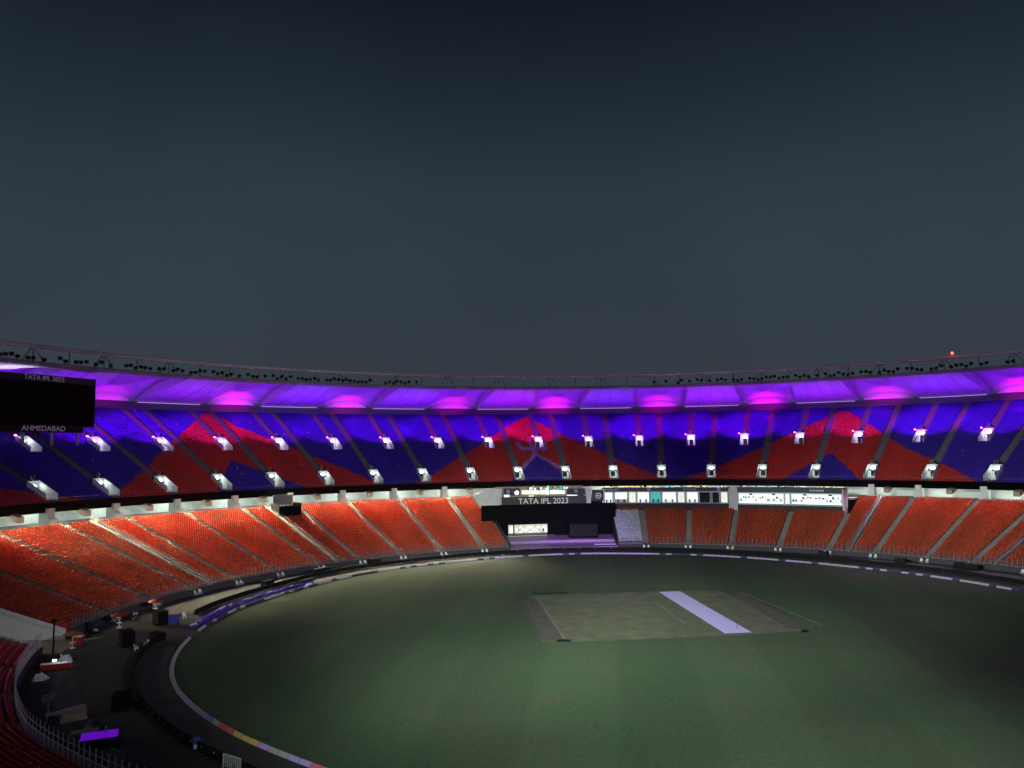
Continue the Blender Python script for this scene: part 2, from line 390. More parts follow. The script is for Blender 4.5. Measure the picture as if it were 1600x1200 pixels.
def l_cut(i, th, R):
    return GAP[0] < th < GAP[1] or TUN[0] < th < TUN[1] or (BOX[0] < th < BOX[1] and R > BOXR)
def u_cut(i, th, R): return in_vom(th, R)

lower = empty('lower_stand'); tag(lower, 'curved lower seating stand of stepped concrete under the upper deck', 'stand')
upper = empty('upper_stand'); tag(upper, 'curved upper seating deck with dark front fascia', 'stand')
terrace(LR0, LZ0, LROWS, LP, LH, L_T0, L_T1, 444, l_cut).build('terrace', m_concrete, lower)
terrace(UR0, UZ0, UROWS, UPC, UH, U_T0, U_T1, 670, u_cut).build('terrace', m_updeck, upper)

def aisle_steps(R0, z0, going, rise, rows, th, w, parent, m, skip=None):
    mb = MB(); ax = axes(th)
    for i in range(rows):
        R = R0 + i * going; z = z0 + i * rise
        if skip and skip(th, R + going * .5): continue
        mb.box(pol(R + going * .25 + .003, th, z - rise / 4 - .002 + .006), (w, going * .5, rise / 2 + .012), ax)
        mb.box(pol(R + going * .75, th, z + rise / 4 + .006), (w, going * .5 - .006, rise / 2 + .012), ax)
    if mb.v: mb.build('aisle_stair', m, parent)
for a in AISLES:
    aisle_steps(LR0, LZ0, LP, LH, LROWS, a, 1.15, lower, m_step, lambda t, R: (BOX[0] < t < BOX[1] + .3 and R > BOXR - .5) or TUN[0] - .5 < t < TUN[1] + .5)
for v in V_LO:
    aisle_steps(UR0, UZ0, UPC, UH, UROWS, v, 1.3, upper, m_updeck, lambda t, R: in_vom(t, R, .6) or R < VR_LO)
for v in V_UP:
    aisle_steps(UR0, UZ0, UPC, UH, UROWS, v, 1.3, upper, m_updeck, lambda t, R: in_vom(t, R, .6) or R < VR_UP)

# front wall of the lower stand, concourse slab, back wall, soffit
def walls(prof, spans, name, m, parent, step=1.5):
    for a, b in spans: MB().sweep(prof, a, b, max(1, int(abs(b - a) / step))).build(name, m, parent)
m_frontwall = mat('dark_front_wall', (.05, .045, .055), .8, var=.2)
walls([(LR0 - .25, 0), (LR0 - .02, 0), (LR0 - .02, 1.05), (LR0 - .25, 1.05)], [(L_T0, TUN[0]), (TUN[1], GAP[0]), (GAP[1], L_T1)], 'front_wall', m_frontwall, lower)
CR = LR1
walls([(CR, LZ1 - .5), (CR, LZ1 - .01), (134, LZ1 - .01), (134, LZ1 - .5)], [(L_T0, TUN[0]), (TUN[1], GAP[0])], 'concourse_floor', m_concrete, lower)
walls([(CR, LZ1 - .5), (CR, LZ1 - .01), (134, LZ1 - .01), (134, LZ1 - .5)], [(BOX[1], L_T1)], 'concourse_floor', m_concrete, lower)
walls([(CR - 4, LZ1 - .5), (CR - 4, LZ1 - .01), (134, LZ1 - .01), (134, LZ1 - .5)], [(GAP[0], BOX[1])], 'concourse_floor', m_concrete, lower)
walls([(133, LZ1), (133, 18.5), (133.3, 18.5), (133.3, LZ1)], [(L_T0 + 30, L_T1)], 'back_wall', m_plaster, lower)
walls([(124.9, 14.75), (125.15, 14.75), (125.3, 16.75), (124.8, 16.75)], [(U_T0, U_T1)], 'fascia', m_fascia, upper, .75)
walls([(125.16, 14.76), (135, 18.0), (135, 18.3), (125.16, 15.1)], [(U_T0, U_T1)], 'soffit', m_plaster, upper)
walls([(UR1, UZ1 - .1), (UR1 + .3, UZ1 - .1), (UR1 + .3, UZ1 + 3.1), (UR1, UZ1 + 3.1)], [(U_T0, U_T1)], 'back_parapet', mat('dark_back_panel', (.10, .09, .12), .7), upper, 1.5)
MB().tube([pol(UR1 - .3, U_T0 + 2 * i, UZ1 + 1.1) for i in range(int((U_T1 - U_T0) / 2) + 1)], .06, 6).build('top_rail', m_rail, upper)
MB().tube([pol(125.0, U_T0 + 1.5 * i, 17.6) for i in range(int((U_T1 - U_T0) / 1.5) + 1)], .04, 6).build('front_rail', m_rail, upper)

# pale piers and tan raker ends under the upper deck
k = 0
for a in [-16.9 - 4.3 - 7.22 * k for k in range(9)] + [38.9 - 1.2, 43.2, 50.4, 57.6, 64.8]:
    ax = axes(a)
    mb = MB(); mb.box(pol(125.4, a, 13.9), (1.5, 2.6, 3.4), ax); mb.box(pol(124.0, a, 12.9), (2.0, 1.2, 1.2), ax)
    mb.build('pier', m_plaster, upper)
for a in [-24.8 - 7.22 * k for k in range(9)] + [-17.6, 39.6, 46.8, 54.0, 61.2]:
    ax = axes(a); t, n_, z_ = ax
    lo = [pol(123.2, a, 13.4) - t * .75, pol(123.2, a, 13.4) + t * .75, pol(131, a, 15.6) + t * .75, pol(131, a, 15.6) - t * .75]
    hi = [q + Vector((0, 0, 1.15)) for q in lo]
    MB().hexa(lo, hi).build('raker_beam', m_tan, upper)

# ---- tunnel on the left: side walls, floor
tun = empty('players_tunnel', pol(LR0, sum(TUN) / 2, 0)); tun.location = (0, 0, 0)
tag(tun, 'white walled tunnel cut through the lower stand at far left', 'tunnel')
for th, sg in ((TUN[0], 1), (TUN[1], -1)):
    t, n_, z_ = axes(th); w = t * (.12 * sg)
    prof = [(LR0 - .1, .01), (LR1, .01), (LR1, LZ1 + .5), (LR0 - .1, LZ0 + .5)] if sg < 0 else [(LR0 - .1, .01), (LR1, .01), (LR1, LZ1 + .1), (LR0 - .1, LZ0 + .1)]
    MB().hexa([pol(R, th, z) - w * .8 for R, z in prof], [pol(R, th, z) + w * .8 for R, z in prof]).build('side_wall', m_white, tun)
MB().sweep([(LR0 - 3, .012), (133, .012)], TUN[0], TUN[1], 6, False).build('floor', m_step, tun)

# ================================================================ SEATS
def seat_template(detail=False):
    b = MB()
    b.box((0, -.02, .43), (.45, .42, .06))
    t = rad(12); up = Vector((0, math.sin(t), math.cos(t))); bk = Vector((0, math.cos(t), -math.sin(t)))
    b.box((0, .24, .66), (.45, .05, .46), (Vector((1, 0, 0)), bk, up))
    if detail:
        b.box((0, .10, .21), (.07, .10, .42)); b.box((0, .16, .02), (.28, .2, .03))
        b.box((-.25, .05, .58), (.035, .34, .035)); b.box((.25, .05, .58), (.035, .34, .035))
        b.box((-.25, .12, .49), (.03, .05, .16)); b.box((.25, .12, .49), (.03, .05, .16))
    return b
TPL = seat_template(); TV = np.array(TPL.v); TF = np.array(TPL.f)
def aisle_near(th, R, lst, w): return any(abs(rad(th - a)) * R < w for a in lst)
def seats_lower():
    out = []
    edges = sorted([a for a in AISLES] + [L_T0, L_T1, *GAP, *TUN])
    for i in range(LROWS):
        R = LR0 + i * LP + .50; z = LZ0 + i * LH
        for a, b in zip(edges[:-1], edges[1:]):
            if (a, b) == GAP or (a >= GAP[0] and b <= GAP[1]) or (a >= TUN[0] and b <= TUN[1]): continue
            t0 = a + math.degrees(.78 / R); t1 = b - math.degrees(.78 / R)
            if t1 <= t0: continue
            n = int(rad(t1 - t0) * R / .56)
            for k in range(n):
                th = t0 + (t1 - t0) * (k + .5) / n
                if R > LR1 - 1.0: continue
                if BOX[0] < th < BOX[1] and R > BOXR - .6: continue
                if any(abs(th - rl) * R * math.pi / 180 < .8 for rl in RAILS): continue
                if 2.3 < th < 6.6 and R < 108.2: continue            # block under the dust sheet
                if PLAT[0] < th < PLAT[1] and PLAT[2] < R < PLAT[3]: continue
                out.append((th, R, z, i))
    return out
RAILS = [-46.9 - 21.66, -46.9, 39.2, 59.5]
pa, pb = on_cone(437, 811, LR0, LZ0, LR1, LZ1), on_cone(476, 812, LR0, LZ0, LR1, LZ1)
PLAT = (rth(pa)[1], rth(pb)[1], rth(pa)[0] - .2, 121.5)
def cthr(x, y):
    p = on_cone(x, y, UR0, UZ0, UR1, UZ1); r, t = rth(p); return t, r
def tri(pts): return [cthr(*q) for q in pts]
def seat_poly(px):      # outline of a red peak, read off the photograph on the slope of the seats
    return [(t, r) for t, r in ((lambda p: (rth(p)[1], rth(p)[0]))(on_cone(x, y, UR0, UZ0 + .5, UR1, UZ1 + .5)) for x, y in px)]
RED = [seat_poly(q) for q in (
    [(166, 783), (185, 770), (232, 730), (282, 682), (318, 648), (332, 648), (375, 669), (400, 678), (487, 712), (550, 737), (590, 754), (612, 763)],
    [(640, 760), (677, 741), (707, 722), (750, 696), (800, 663), (819, 653), (824, 653), (862, 672), (900, 690), (950, 712), (987, 727), (1020, 740), (1050, 752)],
    [(1040, 757), (1070, 747), (1120, 730), (1150, 717), (1197, 697), (1250, 672), (1287, 656), (1312, 643), (1322, 643), (1335, 650), (1375, 675), (1412, 699), (1462, 720), (1525, 752), (1545, 762)])] + [[(-77, 136), (-66.8, 125), (-88, 125)]]
BLU = [[(-46.5, 142.0), (-40.0, 125), (-52.0, 125)], [(-6.6, 143.0), (-2.6, 125), (-11.4, 125)], [(31.6, 141.5), (36.4, 125), (26.4, 125)]]
def in_tri(p, T):
    s = [(T[(i + 1) % 3][0] - T[i][0]) * (p[1] - T[i][1]) - (T[(i + 1) % 3][1] - T[i][1]) * (p[0] - T[i][0]) for i in range(3)]
    return all(v >= 0 for v in s) or all(v <= 0 for v in s)
LILAC = [((-6.9, 152), (-6.6, 143)), ((-6.6, 143), (-9.8, 131)), ((-6.6, 143), (-3.0, 131)), ((-8.6, 151), (-8.0, 146)), ((-5.0, 151), (-5.4, 146)), ((-8.4, 147), (-5.0, 147))]
def in_poly(p, P):
    x, y = p; c = False; j = len(P) - 1
    for i in range(len(P)):
        if (P[i][1] > y) != (P[j][1] > y) and x < (P[j][0] - P[i][0]) * (y - P[i][1]) / (P[j][1] - P[i][1]) + P[i][0]: c = not c
        j = i
    return c
def near_seg(p, a, b, w):
    P = np.array([rad(p[0]) * 140, p[1]]); A = np.array([rad(a[0]) * 140, a[1]]); B = np.array([rad(b[0]) * 140, b[1]])
    t = np.clip(np.dot(P - A, B - A) / np.dot(B - A, B - A), 0, 1); return np.linalg.norm(P - A - t * (B - A)) < w
def seats_upper():
    out = []; mi = []
    ed = sorted([(v, 0) for v in V_LO] + [(v, 1) for v in V_UP])
    edges = [U_T0] + [v for v, k in ed] + [U_T1]; kinds = [0] + [k for v, k in ed] + [0]
    for i in range(UROWS):
        R = UR0 + i * UPC + .58; z = UZ0 + i * UH
        # aisle from an upper portal only runs above it; from a lower portal all the way up
        live = [e for e, k in zip(edges, kinds) if k == 0 or R > VR_UP - VL - 1]
        for a, b in zip(live[:-1], live[1:]):
            t0 = a + math.degrees(1.05 / R); t1 = b - math.degrees(1.05 / R); n = int(rad(t1 - t0) * R / .56)
            for k in range(n):
                th = t0 + (t1 - t0) * (k + .5) / n
                if in_vom(th, R, .55): continue
                p = (th, R); c = 0
                if any(in_poly(p, T) for T in RED): c = 1
                if any(in_tri(p, T) for T in BLU): c = 0
                if 128 < R < 155 and -11 < th < -2 and any(near_seg(p, a_, b_, .75) for a_, b_ in LILAC): c = 2
                if random.random() < .0035: c = 3 if random.random() < .5 else c
                out.append((th, R, z, i)); mi.append(c)
    return out, mi
def seat_cloud(name, lst, mats, mi, label, cat):
    A = np.array([(t, warp(R, t), z) for t, R, z, _ in lst]); n = len(A); a = np.radians(A[:, 0])
    c, s = np.cos(a)[:, None], np.sin(a)[:, None]
    jit = rng.normal(0, .012, (n, 1)); sc = TV[None]
    x = TV[None, :, 0] + jit; y = TV[None, :, 1] + rng.normal(0, .012, (n, 1)); z = TV[None, :, 2] + 0 * x
    X = (A[:, 1:2] + y) * s + x * c; Y = (A[:, 1:2] + y) * c - x * s; Z = A[:, 2:3] + z
    V = np.stack([X, Y, Z], -1).reshape(-1, 3); nv = len(TV); F = (TF[None] + (np.arange(n) * nv)[:, None, None]).reshape(-1, 4)
    me = bpy.data.meshes.new(name); me.vertices.add(len(V)); me.vertices.foreach_set('co', V.astype(np.float32).ravel())
    nf = len(F); me.loops.add(nf * 4); me.polygons.add(nf)
    me.loops.foreach_set('vertex_index', F.astype(np.int32).ravel())
    me.polygons.foreach_set('loop_start', np.arange(nf, dtype=np.int32) * 4)
    me.polygons.foreach_set('material_index', np.repeat(np.array(mi, np.int32), len(TF)))
    for m in mats: me.materials.append(m)
    me.update(calc_edges=True)
    at = me.attributes.new('tint', 'FLOAT', 'FACE')
    t = np.clip(rng.normal(1, .10, n), .6, 1.4) * (1 + .08 * np.sin(A[:, 0] * 1.3))
    at.data.foreach_set('value', np.repeat(t, len(TF)).astype(np.float32))
    o = bpy.data.objects.new(name, me); COL.objects.link(o); tag(o, label, cat, kind='stuff'); return o
low = seats_lower()
def proj(p):
    d = p - CAM; dd = d.dot(FW)
    u, w = d.dot(U) / dd * FPX, -d.dot(UP) / dd * FPX
    return 800 + u * cr - w * sr, 600 + u * sr + w * cr
cand = []
for j, (t, R, z, i) in enumerate(low):
    if t > -60: continue
    p = pol(R, t, z + .5)
    if (p - CAM).dot(FW) < 5: continue
    x, y = proj(p)
    if -6 < x < 1606 and -5 < y < 1208: cand.append(((p - CAM).length, j))
cand.sort(); near = {j for _, j in cand[:300]}
rest = [s for j, s in enumerate(low) if j not in near]
# leave out what lies far behind the camera
rest = [s for s in rest if s[0] > -140]
seat_cloud('lower_stand_seats', rest, [m_seat_red], [0] * len(rest), 'rows of orange red plastic seats filling the lower stand', 'seats')
ups, umi = seats_upper()
seat_cloud('upper_stand_seats', ups, [m_seat_blue, m_seat_up_red, m_seat_lilac, m_seat_pale], umi, 'rows of navy and red seats patterned in chevrons on the upper deck', 'seats')
sm = seat_template(True).mesh('stadium_seat'); sm.materials.append(m_seat_near)
for j in sorted(near, key=lambda q: (low[q][3], low[q][0])):
    t, R, z, i = low[j]; o = inst('stadium_seat', sm); o.matrix_world = frame(t, R, z)
    nm = ORD[i] if i < len(ORD) else 'upper'
    tag(o, f'red plastic seat, {nth(("seat", i))} from the near end in the {nm} row, bottom left block', 'seat', 'seats of the bottom left block')

# dust sheets over the block right of the sight screen
ds = empty('dust_sheet'); tag(ds, 'crumpled grey plastic dust sheet over the seats right of the black screen', 'dust sheet')
NT, NRr = 26, 60; vs = []
for i in range(NRr + 1):
    for k in range(NT + 1):
        R = LR0 + .3 + (108.2 - LR0) * i / NRr; th = 2.45 + 4.0 * k / NT
        q = math.sin(R * 7.3) * .18 + math.sin(th * 5 + R * .9) * .10 + random.uniform(-.09, .09)
        vs.append(pol(R, th, l_h(R) + .72 + q))
MB().add(vs, [(i * (NT + 1) + k, (i + 1) * (NT + 1) + k, (i + 1) * (NT + 1) + k + 1, i * (NT + 1) + k + 1) for i in range(NRr) for k in range(NT)]).build('sheet', m_tarp, ds)
for th in (2.45, 6.45):
    MB().add([pol(R, th, l_h(R) + d) for R in np.linspace(LR0 + .3, 108.2, 30) for d in (.05, .75)], [(2 * i, 2 * i + 2, 2 * i + 3, 2 * i + 1) for i in range(29)]).build('hem', m_tarp, ds)

# radial railings up the lower stand
NAMES_RAIL = ['far left glass railing running up the lower stand', 'railing running up the lower stand left of the black camera platform', 'bright railing running up the lower stand right of the media boxes', 'railing running up the lower stand at the far right edge']
for rl, lb in zip(RAILS, NAMES_RAIL):
    e = empty('stand_railing'); tag(e, lb, 'railing', 'radial railings')
    t, n_, z_ = axes(rl)
    for off in (-.45, .45):
        for hgt in (.55, 1.15):
            MB().tube([pol(R, rl, l_h(R) + hgt) + t * off for R in (LR0 + .2, LR1 - .6)], .045, 6).build('rail', m_rail, e)
        for q in range(12):
            R = LR0 + .4 + q * (LR1 - LR0 - 1.2) / 11
            MB().tube([pol(R, rl, l_h(R) - .2) + t * off, pol(R, rl, l_h(R) + 1.18) + t * off], .04, 6).build('post', m_rail, e)
    MB().hexa([pol(LR0, rl, LZ0 - .3) - t * .3, pol(LR0, rl, LZ0 - .3) + t * .3, pol(LR1 - .5, rl, LZ1 - .3) + t * .3, pol(LR1 - .5, rl, LZ1 - .3) - t * .3],
              [pol(LR0, rl, LZ0 + .42) - t * .3, pol(LR0, rl, LZ0 + .42) + t * .3, pol(LR1 - .5, rl, LZ1 + .42) + t * .3, pol(LR1 - .5, rl, LZ1 + .42) - t * .3]).build('kerb', m_step, e)

# ================================================================ STAIR PORTALS in the upper deck
def portal_meshes(rv):
    s = UH / UPC; hb, hf = u_h(rv + VL), u_h(rv - VL); zr = u_h(rv)
    out = {}
    y0, y1 = -VL, VL
    top = lambda y: y * s + 1.25
    fl = -VL * s - .05
    for nm, sx in (('a', -1), ('b', 1)):
        x0, x1 = sx * (VW / 2 - .02), sx * (VW / 2 + .16)
        prof = [(y0 - .1, fl - .2), (y1, fl - .2), (y1, top(y1) + .1), (y0 + 1.4, top(y0 + 1.4)), (y0 - .1, top(y0) - .1)]
        out[nm] = MB().hexa([Vector((x0, y, z)) for y, z in prof], [Vector((x1, y, z)) for y, z in prof]).mesh('side_wall')
    b = MB()
    hw = VW / 2 - .03
    b.box((0, y1 - .10, (top(y1) + fl + 2.2) / 2), (hw * 2, .16, top(y1) - fl - 2.2))
    b.box((-(hw + .65) / 2, y1 - .101, fl + 1.1), (hw - .65, .16, 2.2)); b.box(((hw + .65) / 2, y1 - .101, fl + 1.1), (hw - .65, .16, 2.2))
    out['back'] = b.mesh('back_wall')
    out['floor'] = MB().box((0, 0, fl - .1), (VW - .06, 2 * VL, .16)).mesh('floor')
    out['door'] = MB().box((0, y1 - .02, fl + 1.1), (1.3, .06, 2.2)).mesh('doorway')
    r = MB()
    for sx in (-1, 1):
        r.tube([(sx * (VW / 2 + .07), y0, top(y0) + .15), (sx * (VW / 2 + .07), y0 + 1.4, top(y0 + 1.4) + .45), (sx * (VW / 2 + .07), y1, top(y1) + .55)], .045, 6)
        for yy in (y0 + 1.4, 0.8, y1 - .1): r.tube([(sx * (VW / 2 + .07), yy, top(yy) - .05), (sx * (VW / 2 + .07), yy, top(yy) + .5)], .035, 6)
    r.tube([(-VW / 2, y1, top(y1) + .55), (VW / 2, y1, top(y1) + .55)], .045, 6)
    out['rail'] = r.mesh('handrail')
    out['lamp'] = MB().box((0, y1 - .24, fl + 2.75), (1.0, .1, .34)).mesh('lamp')
    rg = MB(); n = 14
    for k in range(n):
        a0, a1 = 2 * math.pi * k / n, 2 * math.pi * (k + 1) / n
        rg.tube([(.42 * math.cos(a0), 0, .42 * math.sin(a0)), (.42 * math.cos(a1), 0, .42 * math.sin(a1))], .09, 5)
    rg.v = [(x - .2, y + y1 - .1, z + top(y1) + .72) for x, y, z in rg.v]
    out['ring'] = rg.mesh('round_sign')
    out['speaker'] = MB().box((.62, y1 + .1, top(y1) + .62), (.5, .5, .7)).mesh('speaker')
    out['wash'] = MB().box((-VW / 2 - .55, y1 - .6, top(y1) + .10), (.42, .34, .34)).mesh('wash_light')
    mm = dict(a=m_white, b=m_white, back=m_white, floor=m_step, door=m_glass, rail=m_blackmetal, lamp=m_lampglass, ring=m_rail, speaker=m_blackmetal, wash=m_pinklamp)
    for k_, me in out.items(): me.materials.append(mm[k_])
    return out, fl, top
WASH_STR = {}
RI = 146.6
def make_portals(lst, rv, row):
    ms, fl, top = portal_meshes(rv)
    for i, th in enumerate(lst):
        e = empty('stair_portal'); e.matrix_world = frame(th, rv, u_h(rv))
        x = proj(pol(rv, th, u_h(rv)))[0]
        vis = -20 < x < 1620
        nv = sum(1 for t in lst if t <= th and -20 < proj(pol(rv, t, u_h(rv)))[0])
        lb = f'white lit stair portal, {ORD[nv - 1]} from the left in the {row} row of the upper deck' if vis else f'white lit stair portal beyond the {"left" if x < 800 else "right"} edge, {row} row of the upper deck, place {ORD[i]}'
        tag(e, lb, 'stair portal', f'stair portals of the {row} row')
        for k_ in ('a', 'b', 'floor', 'rail', 'ring', 'speaker'): inst(ms[k_].name.split('.')[0], ms[k_], e)
        bw = inst('back_wall', ms['back'], e); inst('doorway', ms['door'], bw); inst('lamp', ms['lamp'], bw)
        lamp('portal_light', 'POINT', (0, VL - .75, fl + 2.6), E_VOM * random.uniform(.75, 1.25), COOL, e, shadow_soft_size=.2)
        if row == 'upper':
            inst('wash_light', ms['wash'], e)
            if th < -60: continue          # behind the video screen
            k = WASH_STR.get(i, random.uniform(.55, 1.3))
            lamp('magenta_portal_light', 'POINT', (-VW / 2 - .55, VL - .5, top(VL) + .7), 60 * k, (.7, .05, 1.), e, shadow_soft_size=.15)
            # the wash itself comes from the roof ring above this portal
            lamp('violet_wash', 'SPOT', pol(RI - .6, th, 47.0), E_WASH * k, VIOLET, None, aim=pol(RI + 19, th, 28.5), spot_size=rad(64), spot_blend=.5, shadow_soft_size=.25)
make_portals(V_UP, VR_UP, 'upper'); make_portals(V_LO, VR_LO, 'lower')

# ================================================================ ROOF
m_edgelamp = mat('lilac_strip_lamp', (.8, .7, .9), .5, emit=(.75, .45, 1.), estr=.55)
roof = empty('canopy_roof'); tag(roof, 'fabric canopy roof ring glowing violet above the upper deck', 'roof')
RI, RZ, RO, RZO = 146.6, 47.3, UR1 + .2, UZ1 + 3.1
BAY = 12.95; F0 = -2.7
funnels = [F0 + BAY * k for k in range(-6, 6)]
def mz(s, th, arch): return RZ + (RZO - RZ) * s + arch * math.sin(math.pi * min(max(s, 0), 1))
def patch(f, t0, t1, s0, s1, nt, ns): 
    vs = []; 
    for i in range(ns + 1):
        s = s0 + (s1 - s0) * i / ns
        for k in range(nt + 1):
            q = k / nt; ta = t0[0] + (t0[1] - t0[0]) * i / ns; tb = t1[0] + (t1[1] - t1[0]) * i / ns
            th = ta + (tb - ta) * q; R = RI + (RO - RI) * s
            vs.append(pol(R, th, f(s, q, th)))
    return MB().add(vs, [(i * (nt + 1) + k, i * (nt + 1) + k + 1, (i + 1) * (nt + 1) + k + 1, (i + 1) * (nt + 1) + k) for i in range(ns) for k in range(nt)])
for bi, fth in enumerate(funnels):
    # recessed sheet, arched up
    patch(lambda s, q, th: mz(s, th, 2.4) + .9 * math.sin(q * math.pi), (fth - BAY * .5, fth - BAY * .5), (fth + BAY * .5, fth + BAY * .5), 0, 1, 14, 10).build('recessed_sheet', m_membrane, roof, True)
    # taut front panel with skirts
    a0, a1, b0, b1 = fth + BAY * .30, fth + BAY * .24, fth + BAY * .74, fth + BAY * .77
    sag = lambda s, q, th: mz(s, th, -.35) - .35 * math.sin(q * math.pi) * math.sin(math.pi * s)
    patch(sag, (a0, a1), (b0, b1), .02, .965, 10, 8).build('taut_panel', m_membrane, roof, True)
    for (u0, u1, qq) in ((a0, a1, 0.), (b0, b1, 1.)):
        sk = []
        for i in range(9):
            s = .02 + .945 * i / 8; th = u0 + (u1 - u0) * i / 8; R = RI + (RO - RI) * s
            sk += [pol(R, th, mz(s, th, -.35)), pol(R, th, mz(s, th, 2.4) + .3)]
        MB().add(sk, [(2 * i, 2 * i + 1, 2 * i + 3, 2 * i + 2) for i in range(8)]).build('panel_skirt', m_membrane, roof)
    for q_ in (.25, .5, .75):
        MB().tube([pol(RI + (RO - RI) * (.02 + .945 * i / 6), (a0 + (a1 - a0) * i / 6) * (1 - q_) + (b0 + (b1 - b0) * i / 6) * q_, sag(.02 + .945 * i / 6, q_, 0) - .05) for i in range(7)], .07, 4).build('seam', m_chord, roof)
    # flared cone rising from the back parapet to a neck
    n = 20; prof = [(1.0, 0.), (.97, .2), (.86, .45), (.66, .7), (.42, .9), (.20, 1.0), (.10, 1.12)]; vs = []
    _, nn, _ = axes(fth)
    for w, hh in prof:
        for k in range(n + 1):
            a = math.pi * k / n; tx = -math.cos(a) * w * 7.6; rr = math.sin(a) * w * 3.6
            Rc = RO - .4 - hh * 1.2
            vs.append(pol(Rc, fth + math.degrees(tx / Rc), RZO - .15 + hh * 3.1) - nn * rr)
    MB().add(vs, [(i * (n + 1) + k, i * (n + 1) + k + 1, (i + 1) * (n + 1) + k + 1, (i + 1) * (n + 1) + k) for i in range(len(prof) - 1) for k in range(n)]).build('flared_cone', m_membrane, roof, True)
    Rn = RO - 2.6
    vs = []
    for i in range(9):
        f_ = i / 8; wd = .30 + 1.9 * f_ ** 1.6
        for k in range(9):
            q = (k - 4) / 4; R_ = Rn + (RI + 1.5 - Rn) * f_
            vs.append(pol(R_, fth + wd * q, RZO + 3.2 + (RZ + .1 - RZO - 3.2) * f_ + 1.1 * math.sin(math.pi * f_) + .5 * q * q))
    MB().add(vs, [(i * 9 + k, i * 9 + k + 1, (i + 1) * 9 + k + 1, (i + 1) * 9 + k) for i in range(8) for k in range(8)]).build('fan_sheet', m_membrane, roof, True)
    # ribs fanning from the neck up to the inner ring
    for k in range(9):
        q = (k - 4) / 4
        A = pol(Rn, fth + .30 * q, RZO + 3.1); B = pol(RI + 1.2, fth + 2.2 * q, RZ - .1); mid = A.lerp(B, .5) + Vector((0, 0, .8)); 
        MB().tube([A, A.lerp(mid, .5) + Vector((0, 0, .25)), mid, B.lerp(mid, .5) + Vector((0, 0, .25)), B], .15, 5).build('fan_rib', m_membrane, roof)
    vis = -20 < proj(pol(165, fth, 44))[0] < 1620
    Rl = UR1 - 7.5; pz = UZ1 - 1.6
    white_bay = -70 < fth < -60
    lamp('magenta_cone_light', 'SPOT', pol(UR1 - 15, fth, UZ1 - 3.8), E_CONE * (1.4 if white_bay else random.uniform(.55, 1.4)), (1, .95, .9) if white_bay else MAGENTA, roof, aim=pol(RI + 7, fth, RZ) if white_bay else pol(RO - 2, fth, RZO + .9), spot_size=rad(58), spot_blend=1.0, shadow_soft_size=.3)
    lamp('violet_roof_light', 'SPOT', pol(VR_UP + 2, fth + BAY * .5, u_h(VR_UP) + 3.2), E_ROOF * random.uniform(.7, 1.2), (random.uniform(.15, .30), 0., 1.), roof, aim=pol(RI + 13, fth + BAY * .5, RZ - 2.0), spot_size=rad(125), spot_blend=.7, shadow_soft_size=.4)
    lamp('violet_cone_light', 'SPOT', pol(VR_UP + 2, fth, u_h(VR_UP) + 3.2), E_ROOF * .6, (.2, 0., 1.), roof, aim=pol(RI + 13, fth, RZ - 1.0), spot_size=rad(100), spot_blend=.7, shadow_soft_size=.4)
# bright service strips along the back edge between the cones
for bi, fth in enumerate(funnels):
    MB().tube([pol(RO - 1.0, fth + BAY * (.25 + .07 * k), RZO - .25) for k in range(8)], .10, 5).build('edge_strip_lamp', m_edgelamp, roof)
# inner ring truss
full = 180
MB().tube([pol(RI - .4, i * 360 / full, 51.6) for i in range(full + 1)], .50, 10, cap=False).build('top_chord', m_white, roof, True)  # white colour stands in for the highlight along the tube
MB().tube([pol(RI - .4, i * 360 / full, 47.75) for i in range(full + 1)], .38, 10, cap=False).build('bottom_chord', m_chord, roof, True)
MB().sweep([(RI - .1, 47.2), (RI + 1.3, 47.2), (RI + 1.3, 47.42), (RI - .1, 47.42)], -180, 180, full).build('catwalk', m_steel, roof)
PST = 3.475
for k in range(-26, 27):
    th = -.9 + PST * k
    MB().tube([pol(RI - .4, th, 47.9), pol(RI - .4, th, 51.4)], .19, 6).build('truss_post', m_chord, roof)
    if k % 2:
        for sg in (-1, 1):
            MB().tube([pol(RI - .4, th + sg * .12, 51.3), pol(RI - .4, th + sg * 1.05, 48.0)], .15, 6).build('truss_brace', m_chord, roof)
# floodlights clamped to the truss
fb = MB(); fb.box((0, 0, .30), (.75, .5, .62)); fb.box((0, -.30, .30), (.85, .08, .74)); fh = fb.mesh('housing'); fh.materials.append(m_blackmetal)
bb = MB(); bb.tube([(-.46, 0, .3), (-.46, 0, -.25), (.46, 0, -.25), (.46, 0, .3)], .05, 5); bb.box((0, 0, -.3), (.16, .3, .14)); fbk = bb.mesh('bracket'); fbk.materials.append(m_blackmetal)
nl = 0
for k in range(-150, 150):
    th = k * .78 / 1.6 * 1.05
    x, y = proj(pol(RI, th, 48.6))
    if abs(th) > 75 or 655 < x < 1022: continue
    if not -20 < x < 1620: continue
    if random.random() < .25: continue
    e = empty('floodlight'); e.matrix_world = frame(th, RI - 1.0 + random.uniform(-.1, .3), 48.5 + random.uniform(-.1, .75)) @ Matrix.Rotation(rad(random.uniform(-25, 25)), 4, 'Z') @ Matrix.Rotation(rad(random.uniform(10, 35)), 4, 'X')
    inst('housing', fh, e); inst('bracket', fbk, e)
    side = 'left' if x < 800 else 'right'
    tag(e, f'unlit black floodlight, {nth(("fl", side))} from the left on the {side} run of the roof truss', 'floodlight', f'unlit floodlights on the {side} run of the truss')
